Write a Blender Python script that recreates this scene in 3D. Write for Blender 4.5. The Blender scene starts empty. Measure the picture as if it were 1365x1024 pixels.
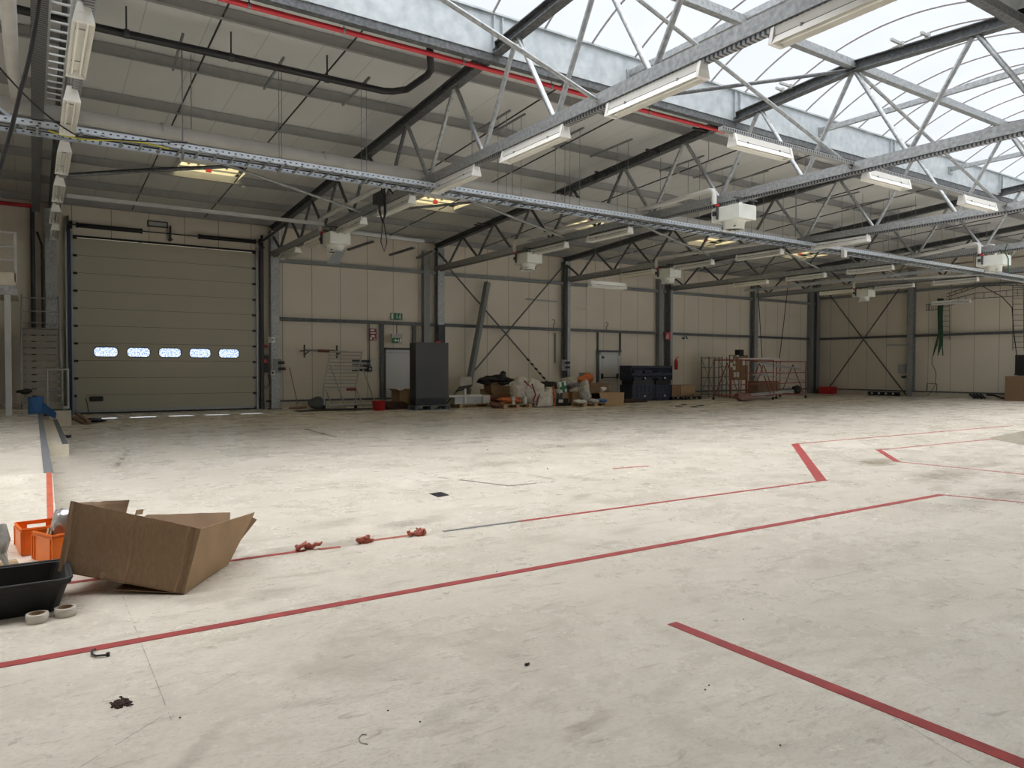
import bpy, bmesh, math, random
from mathutils import Vector, Matrix, noise as mnoise
S = bpy.context.scene
C = S.collection
PI = math.pi
rnd = random.Random(7)
V = Vector

# ------------------------------------------------------------------ camera
F, YAW, PITCH, ROLL, EYE = 971.04, 0.581785, -0.022424, 0.0019256, 1.5
fw = V((math.sin(YAW)*math.cos(PITCH), math.cos(YAW)*math.cos(PITCH), math.sin(PITCH)))
rt0 = V((math.cos(YAW), -math.sin(YAW), 0)); up0 = rt0.cross(fw)
rt = math.cos(ROLL)*rt0 + math.sin(ROLL)*up0
up = -math.sin(ROLL)*rt0 + math.cos(ROLL)*up0
cam = bpy.data.objects.new('camera', bpy.data.cameras.new('camera')); C.objects.link(cam)
m = Matrix.Identity(4)
for i in range(3): m[i][0], m[i][1], m[i][2] = rt[i], up[i], -fw[i]
m[0][3], m[1][3], m[2][3] = 0, 0, EYE
cam.matrix_world = m
cam.data.sensor_width = 36; cam.data.lens = F/1365*36; cam.data.clip_end = 500; cam.data.clip_start = .02
S.camera = cam
# survey helpers: a sight line of the photograph meets the plane x=X, y=Y or z=Z of the hall
def ray(px, py): return fw + (px-682.5)/F*rt + (512-py)/F*up
def at(px, py, Y): d = ray(px, py); return V((0, 0, EYE)) + d*(Y/d.y)
def ax(px, py, X): d = ray(px, py); return V((0, 0, EYE)) + d*(X/d.x)
def az(px, py, Z=0.): d = ray(px, py); return V((0, 0, EYE)) + d*((Z-EYE)/d.z)

# ------------------------------------------------------------------ materials
def mat(name, col, rough=.6, metal=0., var=.12, scale=6., bump=0., detail=4., stretch=(1, 1, 1), col2=None, alpha=1.):
    m = bpy.data.materials.new(name); m.use_nodes = True
    n, l = m.node_tree.nodes, m.node_tree.links
    b = n['Principled BSDF']; b.inputs['Roughness'].default_value = rough; b.inputs['Metallic'].default_value = metal
    tc = n.new('ShaderNodeTexCoord'); mp = n.new('ShaderNodeMapping'); mp.inputs['Scale'].default_value = stretch
    l.new(tc.outputs['Object'], mp.inputs[0])
    nz = n.new('ShaderNodeTexNoise'); nz.inputs['Scale'].default_value = scale; nz.inputs['Detail'].default_value = detail
    l.new(mp.outputs[0], nz.inputs['Vector'])
    cr = n.new('ShaderNodeValToRGB'); cr.color_ramp.elements[0].position = .3; cr.color_ramp.elements[1].position = .7
    c2 = col2 or tuple(min(1, c*(1+var)) for c in col); c1 = tuple(c*(1-var) for c in col) if not col2 else col
    cr.color_ramp.elements[0].color = (*c1, 1); cr.color_ramp.elements[1].color = (*c2, 1)
    l.new(nz.outputs['Fac'], cr.inputs[0]); l.new(cr.outputs[0], b.inputs['Base Color'])
    if bump:
        bp = n.new('ShaderNodeBump'); bp.inputs['Strength'].default_value = bump; bp.inputs['Distance'].default_value = .02
        l.new(nz.outputs['Fac'], bp.inputs['Height']); l.new(bp.outputs[0], b.inputs['Normal'])
    if alpha < 1: b.inputs['Alpha'].default_value = alpha
    return m
def joints(m, axis, pitch, width, dark, offset=0.):
    """thin dark panel joints every pitch metres across the material"""
    n, l = m.node_tree.nodes, m.node_tree.links
    b = n['Principled BSDF']; src = b.inputs['Base Color'].links[0].from_socket
    tc = n.new('ShaderNodeNewGeometry'); sx = n.new('ShaderNodeSeparateXYZ'); l.new(tc.outputs['Position'], sx.inputs[0])
    def M(op, a, v=None):
        k = n.new('ShaderNodeMath'); k.operation = op
        l.new(a, k.inputs[0]) if hasattr(a, 'links') else None
        if v is not None: k.inputs[1].default_value = v
        return k.outputs[0]
    q = M('MULTIPLY', M('ADD', sx.outputs[axis], offset), 1/pitch)
    q = M('FRACT', q); q = M('LESS_THAN', q, width/pitch)
    mx = n.new('ShaderNodeMix'); mx.data_type = 'RGBA'; mx.inputs['B'].default_value = (*dark, 1)
    l.new(q, mx.inputs['Factor']); l.new(src, mx.inputs['A']); l.new(mx.outputs['Result'], b.inputs['Base Color'])
    return m
G = {}
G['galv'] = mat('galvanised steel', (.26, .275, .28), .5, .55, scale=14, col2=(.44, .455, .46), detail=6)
G['galv_dark'] = mat('dark galvanised steel', (.075, .08, .085), .6, .4, scale=16, col2=(.17, .178, .182), detail=6)  # darker tone of the galvanised steel
G['galv_kerb'] = mat('bright galvanised plate', (.38, .42, .435), .45, .35, scale=5, col2=(.53, .57, .58), detail=7)
G['tray'] = mat('zinc plated tray steel', (.62, .66, .70), .35, .6, var=.06, scale=20)
G['steel'] = mat('grey painted steel', (.22, .235, .24), .55, .1, var=.08)
G['steel_light'] = mat('light grey painted steel', (.42, .43, .42), .5, .1, var=.05)
G['dark'] = mat('dark steel', (.045, .047, .05), .55, .2, var=.1)
G['black'] = mat('black plastic', (.012, .012, .014), .5, var=.2)
G['rubber'] = mat('black rubber', (.018, .018, .02), .8, var=.2)
G['purlin'] = mat('smooth galvanised purlin', (.33, .33, .325), .5, .3, var=.06, scale=6)
G['stair'] = mat('warm grey stair plate', (.36, .335, .28), .55, .1, var=.06)
G['white'] = mat('white enamel', (.74, .74, .71), .4, var=.03)
G['white_pipe'] = mat('pale lagging', (.55, .54, .51), .55, var=.06, scale=3)
G['tube'] = mat('fluorescent tube', (.85, .85, .82), .2, var=.02)
G['lamp_body'] = mat('cream lamp body', (.72, .71, .66), .4, var=.03)
G['mirror'] = mat('lamp reflector', (.66, .64, .57), .35, .3, var=.06)
G['cream'] = mat('cream heater casing', (.66, .68, .63), .45, var=.04)
G['red'] = mat('red paint', (.50, .022, .028), .4, var=.1)
G['red_pipe'] = mat('red sprinkler paint', (.60, .03, .045), .35, var=.08)
G['tape_red'] = mat('worn red floor tape', (.32, .035, .031), .6, var=.22, scale=9)
G['tape_orange'] = mat('worn orange floor tape', (.48, .10, .05), .6, var=.2, scale=9)
G['tape_brown'] = mat('crumpled brick red tape', (.34, .075, .045), .6, var=.25, scale=30)
G['tape_grey'] = mat('dark grey grip tape', (.13, .135, .14), .85, var=.15, scale=30)
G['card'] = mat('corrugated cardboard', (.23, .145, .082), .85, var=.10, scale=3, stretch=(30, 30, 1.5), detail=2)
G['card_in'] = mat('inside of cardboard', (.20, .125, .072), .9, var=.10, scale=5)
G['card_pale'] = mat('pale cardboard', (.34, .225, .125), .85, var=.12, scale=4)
G['orange'] = mat('orange crate plastic', (.80, .185, .012), .38, var=.08)
G['tub'] = mat('dusty black tub', (.008, .0075, .0075), .6, var=.5, scale=9)
G['silver'] = mat('silver foil', (.55, .55, .56), .28, .7, var=.3, scale=14, bump=.6)
G['white_tape'] = mat('beige tape roll', (.56, .52, .46), .6, var=.06)
G['wood'] = mat('pale pallet wood', (.44, .30, .17), .8, var=.2, scale=4, stretch=(1, 12, 12))
G['wood_old'] = mat('old plank', (.30, .20, .13), .85, var=.25, scale=4)
G['concrete'] = mat('cream concrete', (.60, .55, .45), .85, var=.08, scale=5)
G['blue'] = mat('blue paper roll', (.045, .14, .33), .8, var=.1)
G['navy'] = mat('navy painted steel', (.018, .035, .085), .5, var=.1)
G['crate_navy'] = mat('navy black crate plastic', (.012, .016, .035), .5, var=.3, scale=20)
G['cabinet'] = mat('anthracite cabinet paint', (.052, .054, .062), .5, var=.04)
G['cabinet_side'] = mat('cabinet side paint', (.030, .030, .030), .55, var=.05)
G['pallet_grey'] = mat('grey plastic pallet', (.10, .115, .14), .6, var=.1)
G['door_grey'] = mat('light grey door leaf', (.58, .59, .62), .45, var=.03, scale=2)
G['door_white'] = mat('white door leaf', (.62, .63, .64), .4, var=.03)
G['paper'] = mat('white paper', (.62, .61, .57), .8, var=.05)
G['green'] = mat('sign green', (.01, .15, .055), .5, var=.05)
G['sign_white'] = mat('sign white', (.75, .76, .73), .5, var=.03)
G['sign_red'] = mat('sign red', (.22, .03, .05), .5, var=.05)
G['bag_white'] = mat('woven white bag cloth', (.56, .53, .48), .85, var=.12, scale=8, bump=.4)
G['orange_cloth'] = mat('orange webbing', (.50, .13, .04), .7, var=.15)
G['film'] = mat('clear plastic film', (.42, .40, .37), .25, var=.3, scale=12, bump=.6)
G['grey_board'] = mat('grey board', (.11, .12, .12), .7, var=.1)
G['brown_dirt'] = mat('rust brown dirt', (.05, .025, .018), .95, var=.4, scale=60)
G['hazard'] = mat('hazard', (.6, .55, .45), .7)
G['rack_red'] = mat('red tubular steel', (.26, .065, .055), .5, var=.1)
G['rail'] = mat('aluminium profile', (.42, .43, .43), .45, .3, var=.08)
G['green_cable'] = mat('green cable sheath', (.025, .075, .04), .6, var=.2)
G['yellow'] = mat('yellow green earth cable', (.55, .52, .05), .5, var=.1)
G['broom'] = mat('red brown broom bristle', (.16, .07, .05), .9, var=.2)
G['gate'] = mat('grey beige gate panel', (.42, .40, .32), .5, var=.025, scale=1.2)
G['seal'] = mat('gate track zinc', (.36, .37, .38), .45, .4, var=.1, scale=20)
G['spring'] = mat('oiled spring steel', (.016, .016, .018), .4, .5, var=.2)
def hazard():
    m = G['hazard']; n, l = m.node_tree.nodes, m.node_tree.links; b = n['Principled BSDF']
    g = n.new('ShaderNodeNewGeometry'); s = n.new('ShaderNodeSeparateXYZ'); l.new(g.outputs['Position'], s.inputs[0])
    w = n.new('ShaderNodeMath'); w.operation = 'MULTIPLY'; w.inputs[1].default_value = 5.0; l.new(s.outputs['Z'], w.inputs[0])
    f = n.new('ShaderNodeMath'); f.operation = 'FRACT'; l.new(w.outputs[0], f.inputs[0])
    c = n.new('ShaderNodeMath'); c.operation = 'LESS_THAN'; c.inputs[1].default_value = .5; l.new(f.outputs[0], c.inputs[0])
    x = n.new('ShaderNodeMix'); x.data_type = 'RGBA'; x.inputs['A'].default_value = (.45, .42, .33, 1); x.inputs['B'].default_value = (.015, .015, .015, 1)
    l.new(c.outputs[0], x.inputs['Factor']); l.new(x.outputs['Result'], b.inputs['Base Color'])
hazard()
def perforated(name, base, axis, pitch, axis2=2, gap=.5, hole=(.05, .05, .055)):
    """dark slots at a regular pitch along one axis"""
    m = mat(name, base, .38, .5, var=.05, scale=20)
    return joints(m, axis, pitch, pitch*gap, hole)
G['perf_y'] = perforated('slotted cable channel', (.34, .35, .36), 'Y', .07, gap=.45)
def glass_sheet(name, tint, fac, tcol):
    m = bpy.data.materials.new(name); m.use_nodes = True; n, l = m.node_tree.nodes, m.node_tree.links
    n.clear(); o = n.new('ShaderNodeOutputMaterial')
    t = n.new('ShaderNodeBsdfTransparent'); t.inputs[0].default_value = (*tint, 1)
    d = n.new('ShaderNodeBsdfTranslucent'); d.inputs[0].default_value = (*tcol, 1)
    mx = n.new('ShaderNodeMixShader'); mx.inputs[0].default_value = fac
    tc = n.new('ShaderNodeTexCoord'); nz = n.new('ShaderNodeTexNoise'); nz.inputs['Scale'].default_value = .6
    l.new(tc.outputs['Object'], nz.inputs['Vector'])
    k = n.new('ShaderNodeMapRange'); k.inputs['To Min'].default_value = fac-.025; k.inputs['To Max'].default_value = fac+.025
    l.new(nz.outputs['Fac'], k.inputs['Value']); l.new(k.outputs[0], mx.inputs[0])
    l.new(t.outputs[0], mx.inputs[1]); l.new(d.outputs[0], mx.inputs[2]); l.new(mx.outputs[0], o.inputs[0])
    return m
G['poly'] = glass_sheet('opal polycarbonate sheet', (.93, .945, .98), .05, (.9, .92, .96))
G['poly_warm'] = glass_sheet('yellowed polycarbonate dome', (.96, .90, .70), .3, (.95, .86, .62))
def gate_glass():
    m = glass_sheet('scratched acrylic gate window', (.72, .84, 1.), .04, (.9, .95, 1))
    n, l = m.node_tree.nodes, m.node_tree.links
    tc = n.new('ShaderNodeTexCoord'); v = n.new('ShaderNodeTexNoise'); v.inputs['Scale'].default_value = 22; v.inputs['Detail'].default_value = 6
    l.new(tc.outputs['Object'], v.inputs['Vector'])
    r = n.new('ShaderNodeValToRGB'); r.color_ramp.elements[0].position = .40; r.color_ramp.elements[1].position = .55
    r.color_ramp.elements[0].color = (.48, .66, .95, 1); r.color_ramp.elements[1].color = (1, 1, 1, 1)
    l.new(v.outputs['Fac'], r.inputs[0])
    for k in n:
        if k.type == 'BSDF_TRANSPARENT': l.new(r.outputs[0], k.inputs[0])
    return m
G['gate_glass'] = gate_glass()

# ------------------------------------------------------------------ mesh building
class MB:
    def __init__(s): s.v = []; s.f = []; s.sm = []
    def add(s, vs, fs, smooth=False):
        o = len(s.v); s.v += [V(p) for p in vs]; s.f += [tuple(i+o for i in q) for q in fs]; s.sm += [smooth]*len(fs); return s
    def hexa(s, p):  # 8 corners: bottom 4 ccw, top 4 ccw
        return s.add(p, [(3, 2, 1, 0), (4, 5, 6, 7), (0, 1, 5, 4), (1, 2, 6, 5), (2, 3, 7, 6), (3, 0, 4, 7)])
    def box(s, a, b, M=None):
        x0, x1 = sorted((a[0], b[0])); y0, y1 = sorted((a[1], b[1])); z0, z1 = sorted((a[2], b[2]))
        p = [V(q) for q in ((x0, y0, z0), (x1, y0, z0), (x1, y1, z0), (x0, y1, z0), (x0, y0, z1), (x1, y0, z1), (x1, y1, z1), (x0, y1, z1))]
        return s.hexa([M @ q for q in p] if M else p)
    def cbox(s, c, d, M=None):
        return s.box([c[i]-d[i]/2 for i in range(3)], [c[i]+d[i]/2 for i in range(3)], M)
    def bar(s, a, b, w, h, upv=(0, 0, 1)):
        a, b = V(a), V(b); d = (b-a).normalized(); r = d.cross(V(upv))
        r = r.normalized() if r.length > 1e-4 else V((1, 0, 0)); u = r.cross(d).normalized()
        r, u = r*w/2, u*h/2
        return s.hexa([a-r-u, a+r-u, b+r-u, b-r-u, a-r+u, a+r+u, b+r+u, b-r+u])
    def tube(s, path, r, n=8, caps=True, smooth=True):
        path = [V(p) for p in path]; vs = []; prev = None; N = len(path)
        for i, p in enumerate(path):
            d = (path[min(i+1, N-1)]-path[max(i-1, 0)]).normalized()
            if prev is None:
                ref = V((0, 0, 1)) if abs(d.z) < .9 else V((1, 0, 0)); u = d.cross(ref).normalized()
            else:
                u = (prev - d*prev.dot(d)); u = u.normalized() if u.length > 1e-5 else d.orthogonal().normalized()
            prev = u; w = d.cross(u); rr = r[i] if isinstance(r, (list, tuple)) else r
            for k in range(n): t = 2*PI*k/n; vs.append(p + (u*math.cos(t)+w*math.sin(t))*rr)
        fs = [(i*n+k, i*n+(k+1) % n, (i+1)*n+(k+1) % n, (i+1)*n+k) for i in range(N-1) for k in range(n)]
        s.add(vs, fs, smooth)
        if caps: s.add(vs[:n], [tuple(range(n))[::-1]]); s.add(vs[-n:], [tuple(range(n))])
        return s
    def lathe(s, prof, c, n=20, M=None):
        vs = [V((c[0]+r*math.cos(2*PI*k/n), c[1]+r*math.sin(2*PI*k/n), c[2]+z)) for r, z in prof for k in range(n)]
        if M: vs = [M @ q for q in vs]
        return s.add(vs, [(i*n+k, i*n+(k+1) % n, (i+1)*n+(k+1) % n, (i+1)*n+k) for i in range(len(prof)-1) for k in range(n)], True)
    def prism(s, poly, off):  # planar polygon extruded by off
        n = len(poly); p = [V(q) for q in poly]; off = V(off)
        return s.add(p + [q+off for q in p], [tuple(range(n))[::-1], tuple(range(n, 2*n))] + [(i, (i+1) % n, n+(i+1) % n, n+i) for i in range(n)])
    def quad(s, a, b, c, d, t=.005):
        a, b, c, d = V(a), V(b), V(c), V(d); nrm = (b-a).cross(d-a)
        if nrm.length < 1e-8: nrm = (c-b).cross(d-b)
        nrm = nrm.normalized()*t/2
        return s.hexa([a-nrm, b-nrm, c-nrm, d-nrm, a+nrm, b+nrm, c+nrm, d+nrm])
    def blob(s, c, rad, seed=0, amp=.25, freq=1.6, n=3, floor=None, M=None, sq=0):
        bm = bmesh.new(); bmesh.ops.create_icosphere(bm, subdivisions=n, radius=1); vs = []
        for q in bm.verts:
            d = q.co.normalized(); k = 1+amp*mnoise.noise(d*freq+V((seed*3.1, seed*1.7, seed)))+amp*.5*mnoise.noise(d*freq*2.7+V((seed, 5, 2)))
            if sq: e = max(abs(d.x), abs(d.y), abs(d.z)); k *= (1-sq)+sq/e
            p = V((d.x*rad[0]*k, d.y*rad[1]*k, d.z*rad[2]*k))
            if M: p = M @ p
            p += V(c)
            if floor is not None: p.z = max(p.z, floor)
            vs.append(p)
        fs = [tuple(x.index for x in f.verts) for f in bm.faces]; bm.free()
        return s.add(vs, fs, True)
    def build(s, name, material, parent=None, bevel=0, kind=None):
        me = bpy.data.meshes.new(name); o0 = V((0, 0, 0))
        if parent is not None:
            q = parent
            while q is not None: o0 += q.location; q = q.parent
            base = V((0, 0, 0))
        else:
            xs = [p.x for p in s.v]; ys = [p.y for p in s.v]; zs = [p.z for p in s.v]
            base = V(((min(xs)+max(xs))/2, (min(ys)+max(ys))/2, min(zs))); o0 = base
        me.from_pydata([p-o0 for p in s.v], [], s.f); me.polygons.foreach_set('use_smooth', s.sm)
        bm = bmesh.new(); bm.from_mesh(me); bmesh.ops.recalc_face_normals(bm, faces=bm.faces); bm.to_mesh(me); bm.free()
        me.materials.append(G[material] if isinstance(material, str) else material)
        o = bpy.data.objects.new(name, me); C.objects.link(o)
        if parent is not None: o.parent = parent
        else: o.location = base
        if bevel:
            b = o.modifiers.new('bevel', 'BEVEL'); b.width = bevel; b.segments = 2; b.limit_method = 'ANGLE'
        if kind: o['kind'] = kind
        return o
def tag(o, label, cat, group=None, kind=None):
    o['label'] = label; o['category'] = cat
    if group: o['group'] = group
    if kind: o['kind'] = kind
    return o
def thing(name, label, cat, loc, group=None):
    o = bpy.data.objects.new(name, None); o.empty_display_size = .1; C.objects.link(o); o.location = loc
    return tag(o, label, cat, group)
def struct(o, label=None):
    o['kind'] = 'structure'
    if label: o['label'] = label
    return o
def sroot(name, loc=(0, 0, 0), label=None):
    o = bpy.data.objects.new(name, None); C.objects.link(o); o.location = loc; return struct(o, label)
def single(name, mb, material, label, cat, group=None, bevel=0):
    return tag(mb.build(name, material, None, bevel), label, cat, group)
def dup(root, loc, label=None):
    r = root.copy(); C.objects.link(r); r.location = loc
    if label: r['label'] = label
    for ch in list(root.children):
        c = ch.copy(); C.objects.link(c); c.parent = r
        for g in ch.children: d = g.copy(); C.objects.link(d); d.parent = c
    return r
ORD = ['first', 'second', 'third', 'fourth', 'fifth', 'sixth', 'seventh', 'eighth', 'ninth', 'tenth', 'eleventh', 'twelfth']
def rotz(a, c): return Matrix.Translation(V(c)) @ Matrix.Rotation(a, 4, 'Z')
# ================================================================== the hall
DY, WX, XL, YN = 26.78, 39.63, -6.1, -9.7      # far wall, right wall, left wall, near wall
RY, RZ, SL = 8.57, 7.55, .0615                  # ridge line, top chord height there, roof slope
def ztop(y): return RZ - SL*abs(y-RY)           # axis of the top chord
def zdeck(y): return ztop(y)+.33
TX = [.55, 7.22, 13.84, 20.46, 27.06, 33.66]    # truss lines
TNAME = ['leftmost roof truss', 'second roof truss from left', 'third roof truss from left', 'fourth roof truss from left', 'fifth roof truss from left', 'sixth roof truss from left']
KY, KZ0, KZ1 = 11.5, 7.30, 8.0                  # roof light kerb
NODE = 2.28

# ---- floor with its stains and scratches
def floor_mat(name):
    m = bpy.data.materials.new(name); m.use_nodes = True; n, l = m.node_tree.nodes, m.node_tree.links
    b = n['Principled BSDF']; g = n.new('ShaderNodeNewGeometry'); P = g.outputs['Position']
    def mapping(sc, rot=0):
        k = n.new('ShaderNodeMapping'); k.inputs['Scale'].default_value = sc; k.inputs['Rotation'].default_value = (0, 0, rot); l.new(P, k.inputs[0]); return k.outputs[0]
    def nz(vec, sc, det=5, rough=.6, dist=0):
        k = n.new('ShaderNodeTexNoise'); k.inputs['Scale'].default_value = sc; k.inputs['Detail'].default_value = det
        k.inputs['Roughness'].default_value = rough; k.inputs['Distortion'].default_value = dist; l.new(vec, k.inputs['Vector']); return k.outputs['Fac']
    def ramp(f, a, b_, lo=0., hi=1.):
        k = n.new('ShaderNodeMapRange'); k.inputs['From Min'].default_value = a; k.inputs['From Max'].default_value = b_
        k.inputs['To Min'].default_value = lo; k.inputs['To Max'].default_value = hi; l.new(f, k.inputs['Value']); return k.outputs[0]
    def M(op, a, c=None, clamp=False):
        k = n.new('ShaderNodeMath'); k.operation = op; k.use_clamp = clamp
        for i, q in enumerate((a, c)):
            if q is None: continue
            if isinstance(q, (int, float)): k.inputs[i].default_value = q
            else: l.new(q, k.inputs[i])
        return k.outputs[0]
    def mix(fac, A, B):
        k = n.new('ShaderNodeMix'); k.data_type = 'RGBA'
        for nm, q in (('Factor', fac), ('A', A), ('B', B)):
            if isinstance(q, tuple): k.inputs[nm].default_value = (*q, 1)
            elif isinstance(q, (int, float)): k.inputs[nm].default_value = q
            else: l.new(q, k.inputs[nm])
        return k.outputs['Result']
    full = mapping((1, 1, 1))
    col = mix(ramp(nz(full, .35, 3), .35, .65), (.70, .655, .565), (.79, .74, .65))
    col = mix(ramp(nz(full, 1.6, 6, .65), .46, .74, 0, .42), col, (.54, .495, .42))
    col = mix(ramp(nz(full, 7, 10, .72), .36, .64, 0, .42), col, (.56, .505, .425))
    col = mix(ramp(nz(mapping((1, 1.6, 1), .4), 30, 8, .75), .48, .64, 0, .48), col, (.47, .425, .36))
    col = mix(ramp(nz(full, .9, 7, .7, .8), .53, .66, 0, .48), col, (.43, .385, .315))
    # dirt dragged along the hall
    col = mix(ramp(nz(mapping((1.1, 4.5, 1), .15), 1.3, 8, .72, .4), .54, .70, 0, .6), col, (.40, .355, .285))
    col = mix(ramp(nz(mapping((2.6, 11, 1), -.2), 1.2, 7, .75, .6), .585, .68, 0, .65), col, (.30, .26, .205))
    # small chips and spots
    patch = ramp(nz(full, .55, 2), .42, .62)
    col = mix(M('MULTIPLY', ramp(nz(full, 9, 6, .7), .61, .67), M('MULTIPLY', patch, .6)), col, (.20, .175, .145))
    col = mix(M('MULTIPLY', ramp(nz(mapping((4, 30, 1), .5), 2.2, 3), .70, .74), .5), col, (.25, .22, .19))
    sx = n.new('ShaderNodeSeparateXYZ'); l.new(P, sx.inputs[0]); X, Y = sx.outputs['X'], sx.outputs['Y']
    wob = nz(full, 5, 5, .7); wob2 = nz(mapping((1.5, 9, 1)), 1.6, 6, .7)
    col = mix(M('MULTIPLY', ramp(nz(mapping((1, 2.2, 1), .3), 38, 5, .7), .58, .64), M('MULTIPLY', ramp(nz(full, 1.3, 3), .50, .64), .5)), col, (.23, .20, .165))
    col = mix(M('MULTIPLY', ramp(nz(mapping((1, 3.6, 1), .25), 11, 6, .7), .58, .64), M('MULTIPLY', ramp(nz(full, .8, 4, .6), .48, .62), .42)), col, (.27, .235, .19))
    col = mix(M('MULTIPLY', ramp(nz(mapping((1, 3., 1), -.55), 5, 7, .72, .3), .57, .68), .26), col, (.36, .315, .255))
    # stains where the photo shows them: x, y, half length, half width, turn, strength, colour
    for (x, y, a, c, t, s, cc) in STAINS:
        dx, dy = M('SUBTRACT', X, x), M('SUBTRACT', Y, y)
        u = M('ADD', M('MULTIPLY', dx, math.cos(t)/a), M('MULTIPLY', dy, math.sin(t)/a))
        w = M('ADD', M('MULTIPLY', dx, -math.sin(t)/c), M('MULTIPLY', dy, math.cos(t)/c))
        d = M('SQRT', M('ADD', M('MULTIPLY', u, u), M('MULTIPLY', w, w)))
        d = M('ADD', d, M('ADD', M('MULTIPLY', M('SUBTRACT', wob, .5), 1.6), M('MULTIPLY', M('SUBTRACT', wob2, .5), 1.4)))
        col = mix(ramp(d, 1.0, .35, 0, s), col, cc)
    # worn lines and joints: a, b, width, strength, broken
    for (x0, y0, x1, y1, wd, s, br) in LINES:
        L = math.hypot(x1-x0, y1-y0); ux, uy = (x1-x0)/L, (y1-y0)/L
        dx, dy = M('SUBTRACT', X, x0), M('SUBTRACT', Y, y0)
        t = M('ADD', M('MULTIPLY', dx, ux), M('MULTIPLY', dy, uy))
        d = M('ABSOLUTE', M('ADD', M('MULTIPLY', dx, -uy), M('MULTIPLY', dy, ux)))
        d = M('ADD', d, M('MULTIPLY', M('SUBTRACT', wob, .5), wd*.9))
        k = M('MULTIPLY', M('LESS_THAN', d, wd), M('MULTIPLY', M('GREATER_THAN', t, 0), M('LESS_THAN', t, L)))
        if br: k = M('MULTIPLY', k, ramp(nz(full, 3.1, 4, .7), br, br+.05))
        col = mix(M('MULTIPLY', k, s), col, (.13, .12, .11))
    l.new(col, b.inputs['Base Color'])
    r = ramp(nz(full, 1.1, 6, .7), .3, .7, .20, .38); l.new(r, b.inputs['Roughness'])
    bp = n.new('ShaderNodeBump'); bp.inputs['Strength'].default_value = .12; bp.inputs['Distance'].default_value = .01
    l.new(nz(full, 22, 4), bp.inputs['Height']); l.new(bp.outputs[0], b.inputs['Normal'])
    b.inputs['Specular IOR Level'].default_value = .33
    return m
DK, BR_, GY = (.13, .115, .10), (.26, .215, .15), (.34, .30, .25)
STAINS = [(11.3, 6.5, .75, .32, .2, .75, BR_), (10.6, 5.2, .9, .4, .1, .5, BR_), (9.75, 4.1, .55, .3, .0, .6, GY), (9.0, 3.9, 1.4, .25, .0, .4, GY),
          (12.3, 5.4, .8, .2, .0, .5, BR_), (2.0, 5.95, .65, .22, .0, .6, GY), (3.1, 6.4, .5, .2, .2, .5, GY), (2.35, 6.75, .5, .18, .3, .4, GY),
          (5.3, 6.6, .35, .12, .6, .5, GY), (5.9, 9.6, .9, .25, .0, .35, GY), (9.0, 11.0, 1.5, .4, -.2, .35, BR_), (17.5, 20.3, 2.2, .5, 0, .6, BR_),
          (1.25, 4.85, .35, .12, .3, .4, GY), (.95, 5.0, .3, .14, 0, .5, GY), (4.55, 5.0, .3, .1, .2, .45, GY), (7.0, 12.6, 1.2, .25, 0, .4, GY),
          (1.45, 2.75, .22, .09, .6, .30, GY), (2.45, 2.4, .2, .08, .3, .3, GY), (1.9, 2.35, .18, .07, .3, .4, BR_), (.5, 3.0, .35, .06, .9, .35, GY), (15.5, 12.5, 2.2, .5, 0, .35, GY),
          (27.5, 22.5, 2.5, .4, 0, .6, GY), (26, 20, 3, .5, 0, .4, GY), (20, 17.5, 4, .4, .05, .4, GY), (31, 18, 4, .6, 0, .4, GY), (13.5, 22.6, 2., .3, 0, .5, BR_),
          (2.55, 18., 1.6, .35, .1, .3, GY), (5.0, 22.5, 2.2, .25, 0, .35, GY), (3.2, 21.5, 1.2, .22, .4, .35, GY)]
LINES = [(9.1, 18.5, 11.8, 18.9, .035, .7, .44), (1.5, 12.6, 9.0, 13.45, .03, .75, .43), (9.0, 13.45, 14.0, 13.9, .03, .6, .47), (9.5, 12.45, 14.5, 12.6, .03, .5, .5), (5.53, 17.5, 5.42, 15.1, .05, .85, .35),
         (4.45, 8.55, 4.0, 6.95, .02, .0, 0), (4.62, 8.85, 5.04, 7.7, .03, .85, .40), (5.04, 7.7, 5.75, 7.72, .035, .8, .46), (4.9, 8.85, 5.75, 8.72, .025, .6, .5), (5.75, 8.72, 5.85, 7.8, .025, .6, .46),
         (.475, 5.35, .476, 3.35, .0022, .6, .40), (.13, 3.14, .62, 3.56, .003, .5, .44), (.62, 3.56, 2.0, 4.55, .0025, .4, .47),
         (1.45, 14.9, 1.0, 12.2, .04, .65, .48), (1.6, 22.6, 2.0, 19.5, .05, .4, .5), (12.6, 15.2, 20.5, 13.3, .03, .45, .48), (10.9, 7.3, 13.5, 5.2, .02, .35, .48), (2.95, 1.3, 3.1, 1.75, .003, .5, .4),
         (6.0, 3.0, 4.6, 3.1, .006, .4, .45), (3.0, 5.0, 5.2, 5.15, .005, .4, .48), (19.5, 7.6, 15.2, 6.9, .03, .35, .5), (1.55, 20.9, 1.75, 19.6, .05, .7, 0), (1.95, 21.0, 2.15, 20.2, .05, .7, 0), (16, 17, 22, 17.3, .03, .5, .5)]
FL = floor_mat('worn painted concrete floor')
fl = struct(MB().box((XL, YN, -.2), (WX, DY, 0)).build('floor', FL), 'worn cream painted concrete floor of the hall')
ramp_ = MB()   # low ramp and landing on the left
xr = .165
LZ, SZ = .39, .19
RY0, RY1 = 7.1, 9.0
P0 = [(RY0, .002), (RY1, LZ), (DY, LZ), (DY, -.05), (RY0, -.05)]
ramp_.prism([(XL, y, z) for y, z in P0], (xr-.005-XL, 0, 0))
struct(ramp_.build('floor_ramp', FL), 'raised concrete landing and ramp on the left')
st = MB().box((xr, 14.45, 0), (.5, 21.4, SZ)); struct(st.build('floor_step', 'concrete'), 'low concrete step beside the landing')

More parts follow.
